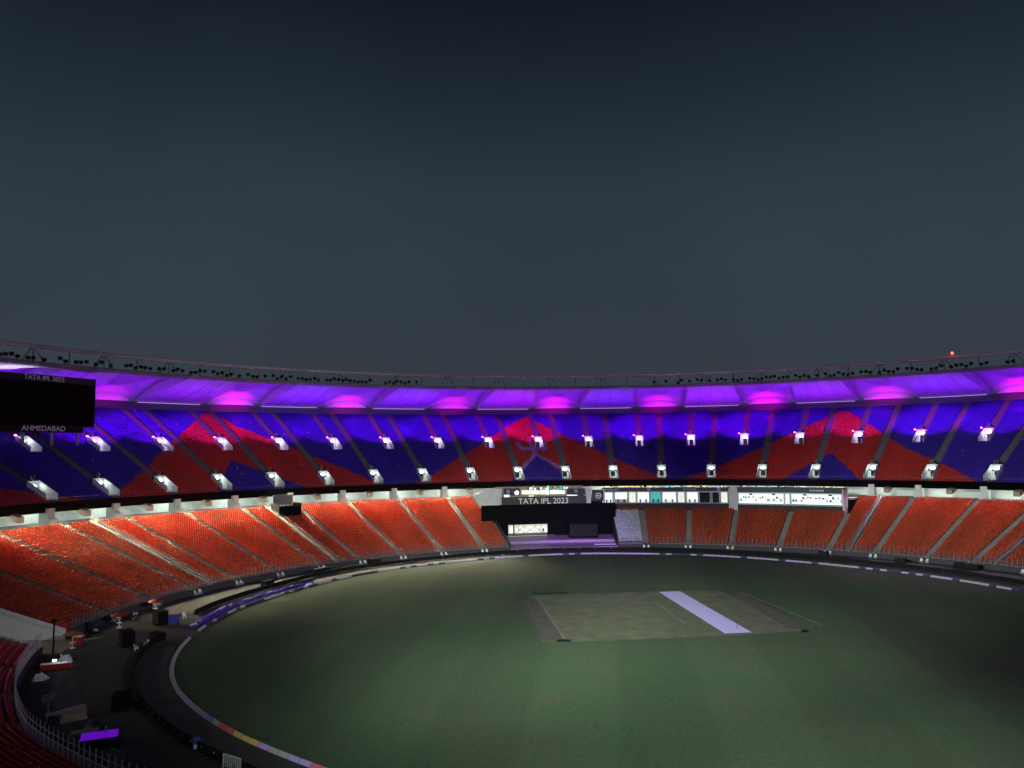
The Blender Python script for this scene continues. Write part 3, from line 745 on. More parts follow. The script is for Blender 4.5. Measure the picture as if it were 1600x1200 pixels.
# red warning lamp on top of the truss
p = at_r(1488, 556, RI - .4); wl = empty('warning_lamp', (p.x, p.y, 52.0)); tag(wl, 'glowing red warning lamp on top of the roof truss at right', 'warning lamp')
MB().tube([(0, 0, -.1), (0, 0, .5)], .08, 8).build('stem', m_blackmetal, wl)
MB().lathe([(.18, .5), (.30, .6), (.32, .85), (.22, 1.1), (.05, 1.2)], 12).build('lens', m_redlamp, wl, True)
lamp('red_glow', 'POINT', (0, 0, 1.5), 60, (1, .02, .02), wl, shadow_soft_size=.2)
# floodlights of the near side of the ring, unseen: some face the grass, three add lilac fill on the stands
for th, ax_, ay_, az_, k, sz, fc in [(160, -26, -2, 0, 1.9, 44, 0), (196, -22, 40, 0, 3.4, 28, 0), (214, 38, 40, 0, 4.2, 29, 0), (182, -12, -46, 0, .9, 38, 0), (236, 70, 4, 0, 1.4, 42, 0),
                               (150, -90, 110, 26, 1., 66, 1), (180, 0, 146, 26, 1., 66, 1), (212, 95, 105, 26, 1., 66, 1)]:
    e = empty('unseen_floodlight'); e.matrix_world = frame(th, RI - .9, 49.2)
    inst('housing', fh, e); inst('bracket', fbk, e)
    tag(e, f'unseen floodlight on the near side of the roof ring, {nth("nf")} clockwise', 'floodlight', 'dimmed floodlights of the near roof ring')
    P = pol(RI - 1.6, th, 49.4)
    L = lamp('stand_fill_light' if fc else 'field_light', 'SPOT', P, (E_STAND_FILL if fc else E_FLOOD) * k, (.70, .07, 1.) if fc else (.84, 1., .86), None, aim=(ax_, ay_, az_), spot_size=rad(sz), spot_blend=1.0, shadow_soft_size=.6)

# ================================================================ CONCOURSE LAMPS
sl = MB().box((0, 0, 0), (3.2, .22, .12)).mesh('strip_lamp'); sl.materials.append(m_striplight)
hs = MB().box((0, 0, .11), (3.4, .34, .10)).mesh('housing'); hs.materials.append(m_white)
cl = [(-124 + 7.22 * k) for k in range(27)]
cn = 0
for a in cl:
    if a > 66: continue
    cn += 1
    e = empty('concourse_lamp'); e.matrix_world = frame(a + 3.0, 126.4, 15.0)
    inst('tube', sl, e); inst('housing', hs, e)
    tag(e, f'lit strip lamp under the upper deck, {ORD[cn - 1]} along the concourse from the left', 'lamp', 'strip lamps along the concourse')
    k = 1.0 if a < 0 else .14
    if a < -84: k = .03
    if GAP[0] - 2 < a + 3 < BOX[1]: k = .30
    # lamp behind the front edge of the deck, washing down over the seats
    # shielded downlight on the underside of the deck edge: cut off below the far side of the bowl
    lamp('concourse_light', 'AREA', pol(122.9, a + 3.0, 16.2), E_CONC * k, (1., .90, .62) if a < -16 else (1, .62, .86), None, aim=pol(122.9 - 5, a + 3.0, 16.2 - 2.75), shape='RECTANGLE', size=13.0, size_y=.4, spread=rad(38))
    lamp('deck_edge_light', 'AREA', pol(122.9, a + 3.0, 16.25), 3800 * k, (1., .88, .56) if a < -16 else (1, .70, .86), None, aim=pol(122.9 - 5, a + 3.0, 16.2 - 6.4), shape='RECTANGLE', size=13.0, size_y=.4, spread=rad(92))
    lamp('wall_light', 'POINT', pol(128.5, a + 3.0, 14.4), 650 * (.6 if k < .5 else 1), COOL, None, shadow_soft_size=.4)

# ================================================================ MEDIA BOXES
def box_unit(px0, px1, label, windows, word):
    R = BOXR + .1; t0 = rth(at_r(px0, 790, R))[1]; t1 = rth(at_r(px1, 790, R))[1]; tm = (t0 + t1) / 2
    zb = l_h(R) - .4; zt = at_r((px0 + px1) / 2, 762.0, R).z
    zs = at_r((px0 + px1) / 2, 786, R).z if windows == 'studio' else at_r((px0 + px1) / 2, 789.5, R).z
    zh = at_r((px0 + px1) / 2, 769 if windows == 'studio' else 771.5, R).z
    e = empty('media_box'); tag(e, label, 'media box', 'media boxes above the lower stand')
    n = 10
    MB().sweep([(R, zb), (R + .5, zb), (R + .5, zs), (R, zs)], t0, t1, n).build('sill_wall', m_frontwall, e)
    MB().sweep([(R - .35, zs), (R + .4, zs), (R + .4, zs + .12), (R - .35, zs + .12)], t0, t1, n).build('sill', m_steel, e)
    MB().sweep([(R, zh), (R + .5, zh), (R + .5, zh + .28), (R, zh + .28)], t0, t1, n).build('lintel', m_steel, e)
    MB().sweep([(R - .1, zh + .28), (R + 4.4, zh + .28), (R + 4.4, zt), (R - .1, zt)], t0, t1, n).build('header', m_navy, e)
    MB().sweep([(R + .4, zs + .02), (R + 4.4, zs + .02), (R + 4.4, zs + .06), (R + .4, zs + .06)], t0, t1, n).build('floor', m_concrete, e)
    MB().sweep([(R + 4.4, zs), (R + 4.6, zs), (R + 4.6, zh + .3), (R + 4.4, zh + .3)], t0, t1, n).build('room_wall', m_litroom if windows != 'studio' else m_plaster, e)
    for t in (t0, t1):
        a, b, c = axes(t); MB().box(pol(R + 2.2, t, (zb + zt) / 2 - .1), (.3, 4.9, zt - zb - .3), axes(t)).build('end_wall', m_plaster, e)
    mf = (frame(tm, R - .14, (zh + .28 + zt) / 2))
    H = zt - zh - .28
    return e, R, t0, t1, zs, zh, zt
e, R, t0, t1, zs, zh, zt = box_unit(944, 1140, 'media box with a row of bright studio windows right of the black screen', 'studio', '')
Hh = zt - zh - .28
def wx(px): return rth(at_r(px, 785, R))[1]
cells = [(945, 958, 'white'), (961, 981, 'half'), (983, 994, 'door'), (996, 1015, 'white'), (1017, 1033, 'teal'), (1035, 1057, 'white'), (1059, 1070, 'door'), (1073, 1091, 'white'), (1093, 1110, 'dark'), (1113, 1124, 'dark'), (1126, 1137, 'door')]
for a, b, kd in cells:
    ta, tb = wx(a), wx(b); tm = (ta + tb) / 2; w = rad(tb - ta) * R; ax = axes(tm)
    for sx in (-1, 1): MB().box(pol(R + .1, tm, (zs + zh) / 2 + .05) + ax[0] * (sx * w / 2), (.16, .3, zh - zs - .14), ax).build('window_jamb', m_steel, e)
    low_ = zs + .16 if kd != 'half' else zs + (zh - zs) * .35
    mm = {'white': m_litroom, 'half': m_litroom, 'door': m_litdoor, 'teal': m_teal, 'dark': m_glass}[kd]
    if kd != 'dark':
        MB().box(pol(R + 1.2, tm, (low_ + zh) / 2), (w - .2, .1, zh - low_ - .04), ax).build('lit_blind', mm, e)
    else: MB().box(pol(R + .3, tm, (zs + zh) / 2 + .06), (w - .2, .04, zh - zs - .2), ax).build('pane', m_glass, e)
    if kd == 'door': MB().box(pol(R + .15, tm, (zs + zh) / 2), (.06, .04, (zh - zs) * .5), ax).build('door_handle', m_blackmetal, e)
    elif kd in ('white', 'teal', 'half') and w > 2:
        d = MB(); d.box(pol(R + .6, tm, zs + .55), (w * .8, .5, .08), ax)
        for q in (-.25, .22): d.box(pol(R + .55, tm, zs + .85) + ax[0] * (w * q), (.55, .1, .42), ax); d.box(pol(R + .7, tm, zs + .3) + ax[0] * (w * q), (.3, .3, .5), ax)
        d.build('desk', m_blackmetal, e)
for body, px in (('TATA IPL 2023', 955), ('IPLT20.COM', 1078)):
    text_obj(body, .7, m_dimletters, frame(wx(px), R - .16, zh + .28 + Hh / 2), e)
def emblem(px, py, RR, r, m, parent):
    q = at_r(px, py, RR); th = rth(q)[1]; ax = axes(th); b = MB(); n = 16
    pts = [q + ax[0] * (r * math.cos(2 * math.pi * k / n)) + ax[2] * (r * math.sin(2 * math.pi * k / n)) for k in range(n + 1)]
    b.tube(pts, r * .18, 5); b.box(q, (r * .8, .05, r * .5), ax)
    b.build('round_emblem', m, parent)
emblem(1014, 764, R - .15, .42, m_dimletters, e); emblem(1123, 764, R - .15, .42, m_dimletters, e)
e2, R, t0, t1, zs, zh, zt = box_unit(1152, 1318, 'media box with two long bright commentary windows, nearest the bright railing', 'long', '')
Hh = zt - zh - .28
for a, b in ((1152, 1227), (1234, 1317)):
    ta, tb = wx(a + 1), wx(b - 1); tm = (ta + tb) / 2; w = rad(tb - ta) * R; ax = axes(tm)
    for sx in (-1, 1): MB().box(pol(R + .1, tm, (zs + zh) / 2 + .05) + ax[0] * (sx * w / 2), (.5, .36, zh - zs - .14), ax).build('window_jamb', m_steel, e2)
    for q in (.30, .55):
        MB().box(pol(R + .9 + q, tm, zs + (zh - zs) * q), (w * .92, .3, .07), ax).build('desk', m_steel, e2)
    for k in range(14):
        u = (k + .5) / 14 - .5 + random.uniform(-.02, .02)
        s_ = MB(); zc = zs + (zh - zs) * random.choice((.62, .66, .40))
        s_.box(pol(R + 1.4, tm, zc) + ax[0] * (u * w), (random.uniform(.3, .7), .1, random.uniform(.25, .5)), ax); s_.box(pol(R + 1.45, tm, zc - .3) + ax[0] * (u * w), (.08, .08, .3), ax)
        s_.build('monitor', m_blackmetal, e2)
    for k in range(2):
        s_ = MB(); u = (-.22, .27)[k]
        s_.box(pol(R + .5, tm, zh - .30) + ax[0] * (u * w), (.8, .3, .4), ax); s_.tube([pol(R + .5, tm, zh - .1) + ax[0] * (u * w), pol(R + .5, tm, zh + .1) + ax[0] * (u * w)], .06, 6)
        s_.build('hanging_screen', m_blackmetal, e2)
axm = axes(wx(1277))
for k in range(7):      # lettering too small to read in the photograph: plain marks of its size
    MB().box(pol(R - .14, wx(1277), zh + .28 + Hh / 2) + axm[0] * ((k - 3) * .55), (.34, .04, .42), axm).build('sign_mark', m_dimletters, e2)
# pale pillar between the boxes
ax = axes(wx(1146)); tag(MB().box(pol(BOXR + .6, wx(1146), (l_h(BOXR) + 15.4) / 2 - .2), (1.7, 1.2, 15.2 - l_h(BOXR)), ax).box(pol(BOXR + .5, wx(1146), 14.4), (2.1, 1.6, .5), ax).build('pillar', m_plaster), 'pale square pillar between the two media boxes', 'pillar')
ax = axes(wx(922)); tag(MB().box(pol(BOXR + .6, wx(920), (l_h(BOXR) + 15.4) / 2 + .6), (1.4, 1.2, 13.6 - l_h(BOXR)), ax).box(pol(BOXR + .5, wx(920), 14.4), (1.8, 1.6, .5), ax).build('pillar', m_plaster), 'pale square pillar right of the white lettered balcony', 'pillar')
# navy panel with a round emblem
pn = empty('emblem_panel'); tag(pn, 'navy panel with a white round emblem beside the lettered balcony', 'sign')
ta, tb = wx(925), wx(943); tm = (ta + tb) / 2; z0_, z1_ = at_r(935, 783, BOXR).z, at_r(935, 765, BOXR).z
MB().box(pol(BOXR + .2, tm, (z0_ + z1_) / 2), (rad(tb - ta) * BOXR, .2, z1_ - z0_), axes(tm)).build('panel', m_navy, pn)
emblem(935, 774.5, BOXR - .02, .75, m_letters, pn)
# shop signs along the concourse behind the boxes
cols = [(.95, .9, .35), (.9, .95, .85), (.4, .85, .6), (.5, .75, .95), (.95, .95, .9), (.85, .8, .3)]
scount = 0
for px in [952, 975, 995, 1012, 1045, 1060, 1080, 1100, 1128, 1160, 1186, 1215, 1250, 1290, 1310]:
    scount += 1
    c = random.choice(cols); mm = mat('lit_shop_sign', c, .5, emit=c, estr=.75)
    th = rth(at_r(px, 760, 126.2))[1]; zc = at_r(px, 759.8, 126.2).z; w = random.uniform(2.0, 4.2)
    s_ = MB().box(pol(126.2, th, zc), (w, .25, 1.3), axes(th)); so = s_.build('shop_sign', mm)
    tag(so, f'lit coloured sign on the concourse above the media boxes, {ORD[scount - 1]} from the left', 'sign', 'lit signs above the media boxes')
    d = MB()
    for q in range(3): d.box(pol(126.02, th, zc + random.uniform(-.4, .3)) + axes(th)[0] * random.uniform(-w * .4, w * .4), (random.uniform(.2, .8), .06, random.uniform(.15, .6)), axes(th))
    d.build('sign_mark', random.choice([m_navy, m_blackmetal, m_tan, m_bluetarp]), so)

# ================================================================ SIGHT SCREEN OPENING
SR = 104.0
sc_ = empty('sight_screen'); tag(sc_, 'wide black cloth screen closing the gap in the lower stand', 'screen')
def sq(px, py, RR=SR): return at_r(px, py, RR)
def quad_wall(pxs, RR, thick, name, m, parent):
    a = [at_r(x, y, RR) for x, y in pxs]; b = [at_r(x, y, RR) + axes(rth(at_r(x, y, RR))[1])[1] * thick for x, y in pxs]
    return MB().hexa(a, b).build(name, m, parent)
# panels between folds of the cloth, leaving a doorway (795-855, 820-835)
zt = sq(850, 788).z; zd1 = sq(825, 819.5).z; zd0 = sq(825, 835).z
ths = [rth(sq(x, 800))[1] for x in (752, 794, 855, 890, 925, 962)]
for i, (a, b) in enumerate(zip(ths[:-1], ths[1:])):
    z0 = .05 if i != 1 else zd1
    n = 14; vs = []
    for k in range(n + 1):
        th = a + (b - a) * k / n; rr = SR + .10 * math.sin(k * 2.1 + i)
        vs += [pol(rr, th, z0), pol(rr, th, zt), pol(rr + .12, th, zt), pol(rr + .12, th, z0)]
    MB().add(vs, [(4 * k + j, 4 * k + 4 + j, 4 * k + 4 + (j + 1) % 4, 4 * k + (j + 1) % 4) for k in range(n) for j in range(4)] + [(0, 1, 2, 3), (4 * n + 3, 4 * n + 2, 4 * n + 1, 4 * n)]).build('cloth_panel', m_black, sc_)
MB().tube([pol(SR - .05, ths[0] + (ths[-1] - ths[0]) * k / 12, zt + .05) for k in range(13)], .08, 6).build('top_bar', m_blackmetal, sc_)
# lit corridor seen through the doorway
co = empty('corridor'); tag(co, 'bright cream corridor wall with crossed frames seen through the doorway of the black screen', 'corridor')
MB().sweep([(SR + 6, 0.1), (SR + 6.2, 0.1), (SR + 6.2, zd1 + 1.5), (SR + 6, zd1 + 1.5)], ths[1] - 2, ths[2] + 2, 8).build('wall', m_litdoor, co)
MB().sweep([(SR - .5, zd0 - .3), (SR + 6, zd0 - .3), (SR + 6, zd0 - .2), (SR - .5, zd0 - .2)], ths[1] - 1, ths[2] + 1, 8).build('floor', m_step, co)
for px in (811, 820, 837, 846):
    th = rth(at_r(px, 828, SR + 5))[1]; MB().box(pol(SR + 5.6, th, (zd0 + zd1) / 2), (.14, .14, zd1 - zd0 + .6), axes(th)).build('frame_post', m_steel, co)
for pa_, pb_ in ((806, 819), (821, 836), (838, 846)):
    A0, A1 = at_r(pa_, 822.5, SR + 5), at_r(pb_, 833, SR + 5); B0, B1 = at_r(pa_, 833, SR + 5), at_r(pb_, 822.5, SR + 5)
    MB().tube([A0, A1], .08, 5).build('cross_brace', m_steel, co); MB().tube([B0, B1], .08, 5).build('cross_brace', m_steel, co)
th = rth(at_r(803, 827, SR + .8))[1]; MB().box(pol(SR + .9, th, (zd0 + zd1) / 2), (.35, .3, zd1 - zd0 + .5), axes(th)).build('door_post', m_blackmetal, co)
# dark screen cabinet standing right of the doorway
cb = empty('screen_cabinet'); tag(cb, 'dark box shaped screen cabinet standing before the black cloth', 'cabinet')
th = rth(sq(912, 830, 99))[1]; za, zb_ = .4, at_r(912, 816.5, 99).z; w = rad(rth(sq(935, 830, 99))[1] - rth(sq(889, 830, 99))[1]) * 99
MB().box(pol(99.4, th, (za + zb_) / 2), (w, .8, zb_ - za), axes(th)).build('body', m_black, cb)
MB().box(pol(98.96, th, za + (zb_ - za) * .62), (w * .95, .06, (zb_ - za) * .62), axes(th)).build('face', mat('dark_grey_screen', (.007, .007, .009), .6, spec=.2), cb)
for s_ in (-1, 1): MB().box(pol(99.4, th, .2) + axes(th)[0] * (s_ * w * .4), (.3, 1.4, .4), axes(th)).build('foot', m_blackmetal, cb)
# stage floor in the gap: two levels
st = empty('stage_floor'); tag(st, 'violet lit floor of the opening below the black screen', 'floor')
MB().sweep([(LR0 - .3, 0), (97.0, 0), (97.0, .75), (LR0 - .3, .55)], GAP[0] + .1, GAP[1] - .1, 12).build('lower_floor', m_floor, st)
MB().sweep([(97.02, 0), (SR - .2, 0), (SR - .2, 2.1), (97.02, 1.5)], GAP[0] + .1, GAP[1] - .1, 12).build('upper_floor', m_floor, st)
MB().box(pol(92.5, 0.3, .72), (6, 1.0, .12), axes(.3)).build('white_board', m_white, st)
lamp('violet_stage_light', 'SPOT', pol(RI - 1.6, 176, 49.4), 1100000, (.55, .14, 1.), None, aim=pol(88, -3.0, 0), spot_size=rad(9), spot_blend=1.0, shadow_soft_size=.4)
# side walls of the gap and the white stair corner at its left
for th, sg, lb in ((GAP[0], 1, 'left side wall of the opening with the black screen'), (GAP[1], -1, 'right side wall of the opening with the black screen')):
    t, n_, z_ = axes(th); prof = [(LR0, .02), (SR + 12, .02), (SR + 12, l_h(SR + 12) + .9), (LR0, LZ0 + .9)]
    tag(MB().hexa([pol(R_, th, z) - t * .1 for R_, z in prof], [pol(R_, th, z) + t * .1 for R_, z in prof]).build('gap_wall', m_frontwall), lb, 'wall')
gr = empty('stair_parapet'); tag(gr, 'pale green white stairwell parapet above the left end of the black screen', 'parapet')
quad_wall([(737, 776), (763, 764), (784, 764), (784, 790), (757, 805)], 112.5, .3, 'panel', m_plaster, gr)
MB().tube([at_r(737, 774, 112.3), at_r(757, 803, 112.3)], .08, 6).build('edge_rail', m_rail, gr)
# lettered balcony over the screen
bal = empty('balcony'); tag(bal, 'grey balcony lettered TATA IPL 2023 above the black screen', 'balcony')
BR = 109.0
ta, tb = rth(at_r(784, 785, BR))[1], rth(at_r(916, 785, BR))[1]; z0, z1 = at_r(850, 789, BR).z, at_r(850, 775.5, BR).z
bfr = MB().sweep([(BR, z0), (BR + .3, z0), (BR + .3, z1), (BR, z1)], ta, tb, 10).build('front', mat('grey_balcony_panel', (.045, .042, .052), .6), bal)
MB().sweep([(BR + .3, z0), (BR + 8, z0), (BR + 8, z0 + .1), (BR + .3, z0 + .1)], ta, tb, 10).build('floor', m_concrete, bal)
zbk = at_r(850, 759.5, BR + 8).z
MB().sweep([(BR + 8, z0), (BR + 8.2, z0), (BR + 8.2, zbk), (BR + 8, zbk)], ta, tb, 10).build('back', m_tan, bal)
for k in range(16):
    a_ = 818 + k * 4.4 + random.uniform(-1, 1); y_ = random.uniform(760.5, 763)
    quad_wall([(a_, y_ + 3.2), (a_ + 2.6, y_ + 3.2), (a_ + 2.6, y_), (a_, y_)], BR + 7.2, .2, 'notice', random.choice([m_litdoor, m_litroom, m_tan, m_navy, m_plaster, m_teal, m_litdoor]), bal)
q = at_r(849, 783, BR); text_obj('TATA IPL 2023', 2.35, m_letters, frame(rth(q)[1], BR - .38, q.z), bfr)
for a, b, y0, y1, m_ in ((815, 843, 766, 772.5, m_litdoor), (844, 858, 766, 772.5, m_litdoor), (860, 883, 766, 772, m_litdoor), (788, 796, 772, 778, m_litroom), (886, 902, 771, 776.5, m_litroom), (826, 834, 774, 779, m_litdoor)):
    quad_wall([(a, y1), (b, y1), (b, y0), (a, y0)], BR + 5.5, .1, 'lit_panel', m_, bal)
for a, b in ((787, 812), (886, 914)):
    quad_wall([(a, 773), (b, 773), (b, 763), (a, 763)], BR + 4.8, .2, 'dark_panel', m_navy, bal)
for a in (824, 832, 855, 865, 875):
    quad_wall([(a, 765), (a + 3, 765), (a + 2.5, 759), (a + .4, 759)], BR + 5.3, .3, 'notice', random.choice([m_tan, m_navy, m_teal]), bal)
emblem(794, 768, BR + 4.7, .45, m_dimletters, bal); emblem(900, 767, BR + 4.7, .45, m_dimletters, bal)
gl = empty('globe_lamp'); q = at_r(807.5, 770, BR + 4); gl.location = q; tag(gl, 'round white glowing lamp on the left of the lettered balcony', 'lamp')
MB().lathe([(.05, -.62), (.4, -.5), (.62, -.15), (.62, .15), (.4, .5), (.05, .62)], 14).build('globe', mat('lit_globe', (1, 1, 1), .4, emit=(1, 1, .95), estr=2.), gl, True)
MB().tube([(0, 0, .6), (0, 0, 2.4)], .05, 6).build('stem', m_blackmetal, gl)
lamp('balcony_light', 'POINT', pol(BR + 4, -6.5, 14.5), 180, COOL, None, shadow_soft_size=.3)

# ================================================================ BLACK CAMERA PLATFORM in the lower stand
pf = empty('camera_platform'); tag(pf, 'black boxed camera platform among the orange seats with a grey panel behind', 'platform')
a, b = PLAT[0], PLAT[1]; Rf = PLAT[2] + .3; tm = (a + b) / 2; zb_ = l_h(Rf) - .2; w = rad(b - a) * Rf
zt_ = at_r(457, 790, Rf).z
MB().box(pol(Rf + .1, tm, (zb_ + zt_) / 2), (w, .2, zt_ - zb_), axes(tm)).build('front_skirt', m_black, pf)
for s_ in (-1, 1): MB().box(pol(Rf + 2.2, tm, (l_h(Rf + 2) + zt_) / 2) + axes(tm)[0] * (s_ * w / 2), (.12, 4.2, zt_ - l_h(Rf + 2) + 1.2), axes(tm)).build('side_skirt', m_black, pf)
MB().box(pol(Rf + 2.2, tm, zt_ - .9), (w - .2, 4.2, .2), axes(tm)).build('deck', m_blackmetal, pf)
for k in range(8):
    u = random.uniform(-.45, .45) * w
    MB().tube([pol(Rf + random.uniform(.5, 3), tm, zt_ - .8) + axes(tm)[0] * u, pol(Rf + 1.5, tm, zt_ + random.uniform(.1, .5)) + axes(tm)[0] * u], .07, 5).build('equipment_post', m_blackmetal, pf)
q = at_r(442, 781, 121); t2 = rth(q)[1]
MB().box((q.x, q.y, q.z), (5.6, .2, 2.7), axes(t2)).build('grey_panel', mat('grey_panel', (.16, .18, .20), .6), pf)

# ================================================================ BIG SCREEN at left
bs = empty('video_screen'); tag(bs, 'large unlit video screen lettered AHMEDABAD in front of the upper deck at left', 'video screen')
SRr = 147.5
pr = at_r(151, 640, SRr); th_r = rth(pr)[1]
ztop = at_r(151, 602, SRr).z; zbot = at_r(151, 668, SRr).z
Ws = 26.0; thc = th_r - math.degrees(Ws / 2 / SRr); ax = axes(thc); cc = pol(SRr, thc, (ztop + zbot) / 2)
def sp_(u, v, d=0): return cc + ax[0] * u + ax[2] * v + ax[1] * d
Hs = ztop - zbot
MB().box(sp_(0, 0, .6), (Ws, 1.0, Hs), ax).build('cabinet', m_blackmetal, bs)
MB().box(sp_(0, 0, .06), (Ws - .5, .06, Hs - .5), ax).build('display', mat('unlit_display', (.003, .003, .005), .7, spec=.1), bs)
tban = MB().box(sp_(0, Hs / 2 + .75, .5), (Ws, .8, 1.5), ax).build('top_banner', m_navy, bs)
bban = MB().box(sp_(0, -Hs / 2 - .7, .5), (Ws - 6, .8, 1.4), ax).build('bottom_banner', m_blackmetal, bs)
for u in (-10, -3.5, 3.5, 10):
    MB().box(sp_(u, -Hs / 2 - 2.0, 2.2), (.5, .5, 5.0), ax).build('support_post', m_steel, bs)
for u in range(-12, 13, 3):
    MB().tube([sp_(u, -Hs / 2 - .2, 1.3), sp_(u + 1.5, -Hs / 2 - 1.2, 1.3)], .08, 5).build('truss_brace', m_steel, bs)
    MB().tube([sp_(u + 1.5, -Hs / 2 - 1.2, 1.3), sp_(u + 3, -Hs / 2 - .2, 1.3)], .08, 5).build('truss_brace', m_steel, bs)
def uon(px, py):   # offset along the screen of a pixel
    d = ray(px, py); t = (cc - CAM).dot(ax[1]) / d.dot(ax[1]); p = CAM + d * t; return (p - cc).dot(ax[0]), (p - cc).dot(ax[2])
mwt = lambda u, v, d: Matrix.Translation(sp_(u, v, d)) @ Matrix.Rotation(-rad(thc), 4, 'Z')
u1, v1 = uon(70, 597); u2, v2 = uon(69, 671)
text_obj('TATA IPL 2023', 1.55, m_dimletters, mwt(u1, Hs / 2 + .7, .04), tban); text_obj('AHMEDABAD', 1.75, m_dimletters, mwt(u2, -Hs / 2 - .55, .04), bban)

# ================================================================ BOUNDARY CUSHIONS
pal = {k: mat('cushion_' + k, c, .6) for k, c in dict(white=(.36, .35, .40), lilac=(.42, .30, .72), violet=(.22, .12, .55), red=(.62, .10, .16), yellow=(.66, .42, .12), blue=(.12, .24, .6), navy=(.03, .03, .12)).items()}
cush = {}
for k, m_ in pal.items():
    b = MB(); L = 1.42 / 2; pr_ = [(-.26, 0), (.26, 0), (.05, .34), (-.05, .34)]
    b.hexa([Vector((-L, y, z)) for y, z in pr_], [Vector((L, y, z)) for y, z in pr_]); me = b.mesh('boundary_cushion'); me.materials.append(m_); cush[k] = me
mk = MB().box((0, .26, .17), (.9, .02, .12)).mesh('printed_mark')
th = -150.0; ncu = 0; allc = []
while th < 72:
    r = rope_r(th); p = pol(r, th); q = pol(rope_r(th + .4), th + .4); d = (q - p).normalized()
    x, y = proj(p) if (p - CAM).dot(FW) > 5 else (-999, 0)
    if -30 < x < 1630 and y < 1215:
        gapd = abs(x - 307) < 5 and y < 1000
        if not gapd: allc.append((th, p, d, x, y))
    th += math.degrees(1.50 / r)
for i, (th, p, d, x, y) in enumerate(allc):
    if y > 1070 or (x < 300 and y > 1060):
        if 368 < x < 408: c = 'yellow'
        elif 408 <= x < 414 or x < 330: c = random.choice(['lilac', 'lilac', 'violet', 'white'])
        else: c = random.choice(['white', 'blue', 'red', 'navy', 'lilac', 'white'])
        lb = f'{c} printed foam boundary cushion, {nth(("bc", c, 0))} {c} one from the bottom edge'
    elif x < 300 and y > 1000: c = 'white'; lb = f'white foam boundary cushion, {nth(("bc", c, 1))} up the tight left bend of the rope'
    else:
        c = random.choice(['white', 'white', 'navy', 'white', 'lilac', 'navy'])
        zone = 'left of the screen opening' if x < 800 else 'in front of the screen opening' if x < 960 else 'below the media boxes' if x < 1320 else 'at the far right'
        lb = f'{c} foam boundary cushion, {nth(("bc", c, zone))} {c} one from the left {zone}'
    me = cush[c]; o = inst('boundary_cushion', me); m4 = Matrix.Rotation(math.atan2(d.y, d.x), 4, 'Z'); m4.translation = Vector((p.x, p.y, .008)); o.matrix_world = m4
    tag(o, lb, 'boundary cushion', 'foam cushions round the boundary')

# ================================================================ PERIMETER BOARDS
bm_ = MB(); bm_.box((0, 0, .48), (4.0, .12, .86)); pm = bm_.mesh('panel'); pm.materials.append(mat('unlit_led_panel', (.006, .006, .008), .8, spec=.2))
ft = MB()
for s_ in (-1.5, 1.5): ft.box((s_, .3, .03), (.1, .7, .05)); ft.tube([(s_, .06, .8), (s_, .6, .06)], .025, 5)
fm = ft.mesh('stand_leg'); fm.materials.append(m_blackmetal)
lm_ = MB(); lm_.box((-1, .075, .62), (.10, .03, .10)); lm_.box((1, .075, .62), (.10, .03, .10)); lmm = lm_.mesh('white_dot'); lmm.materials.append(m_white)  # white boxes coloured in place of small lights on the board backs
th = -146.0; nb = 0
while th < 70:
    r = rope_r(th) + 4.2 + 2.5 * min(1, max(0, (th + 95) / 40)); p = pol(r, th); q = pol(rope_r(th + 1) + 4.2 + 2.5 * min(1, max(0, (th + 96) / 40)), th + 1); d = (q - p).normalized()
    x, y = proj(p) if (p - CAM).dot(FW) > 5 else (-999, 0)
    th_ = th; th += math.degrees(4.12 / r)
    if not (-40 < x < 1640 and y < 1225): continue
    if -94 < th_ < -84: continue       # opening for people to walk through
    nb += 1
    e = empty('perimeter_board'); m4 = Matrix.Rotation(math.atan2(d.y, d.x), 4, 'Z'); m4.translation = Vector((p.x, p.y, .008)); e.matrix_world = m4
    inst('panel', pm, e); inst('stand_leg', fm, e)
    if th_ < -94: inst('white_dot', lmm, e)
    zone = 'round the bottom left bend' if th_ < -94 else 'along the left far side' if x < 800 else 'before the screen opening' if x < 960 else 'below the media boxes' if x < 1320 else 'at the far right'
    tag(e, f'black unlit perimeter board, {nth(("pb", zone))} {"from the bottom edge" if th_ < -94 else "from the left"} {zone}', 'perimeter board', f'perimeter boards {zone}')

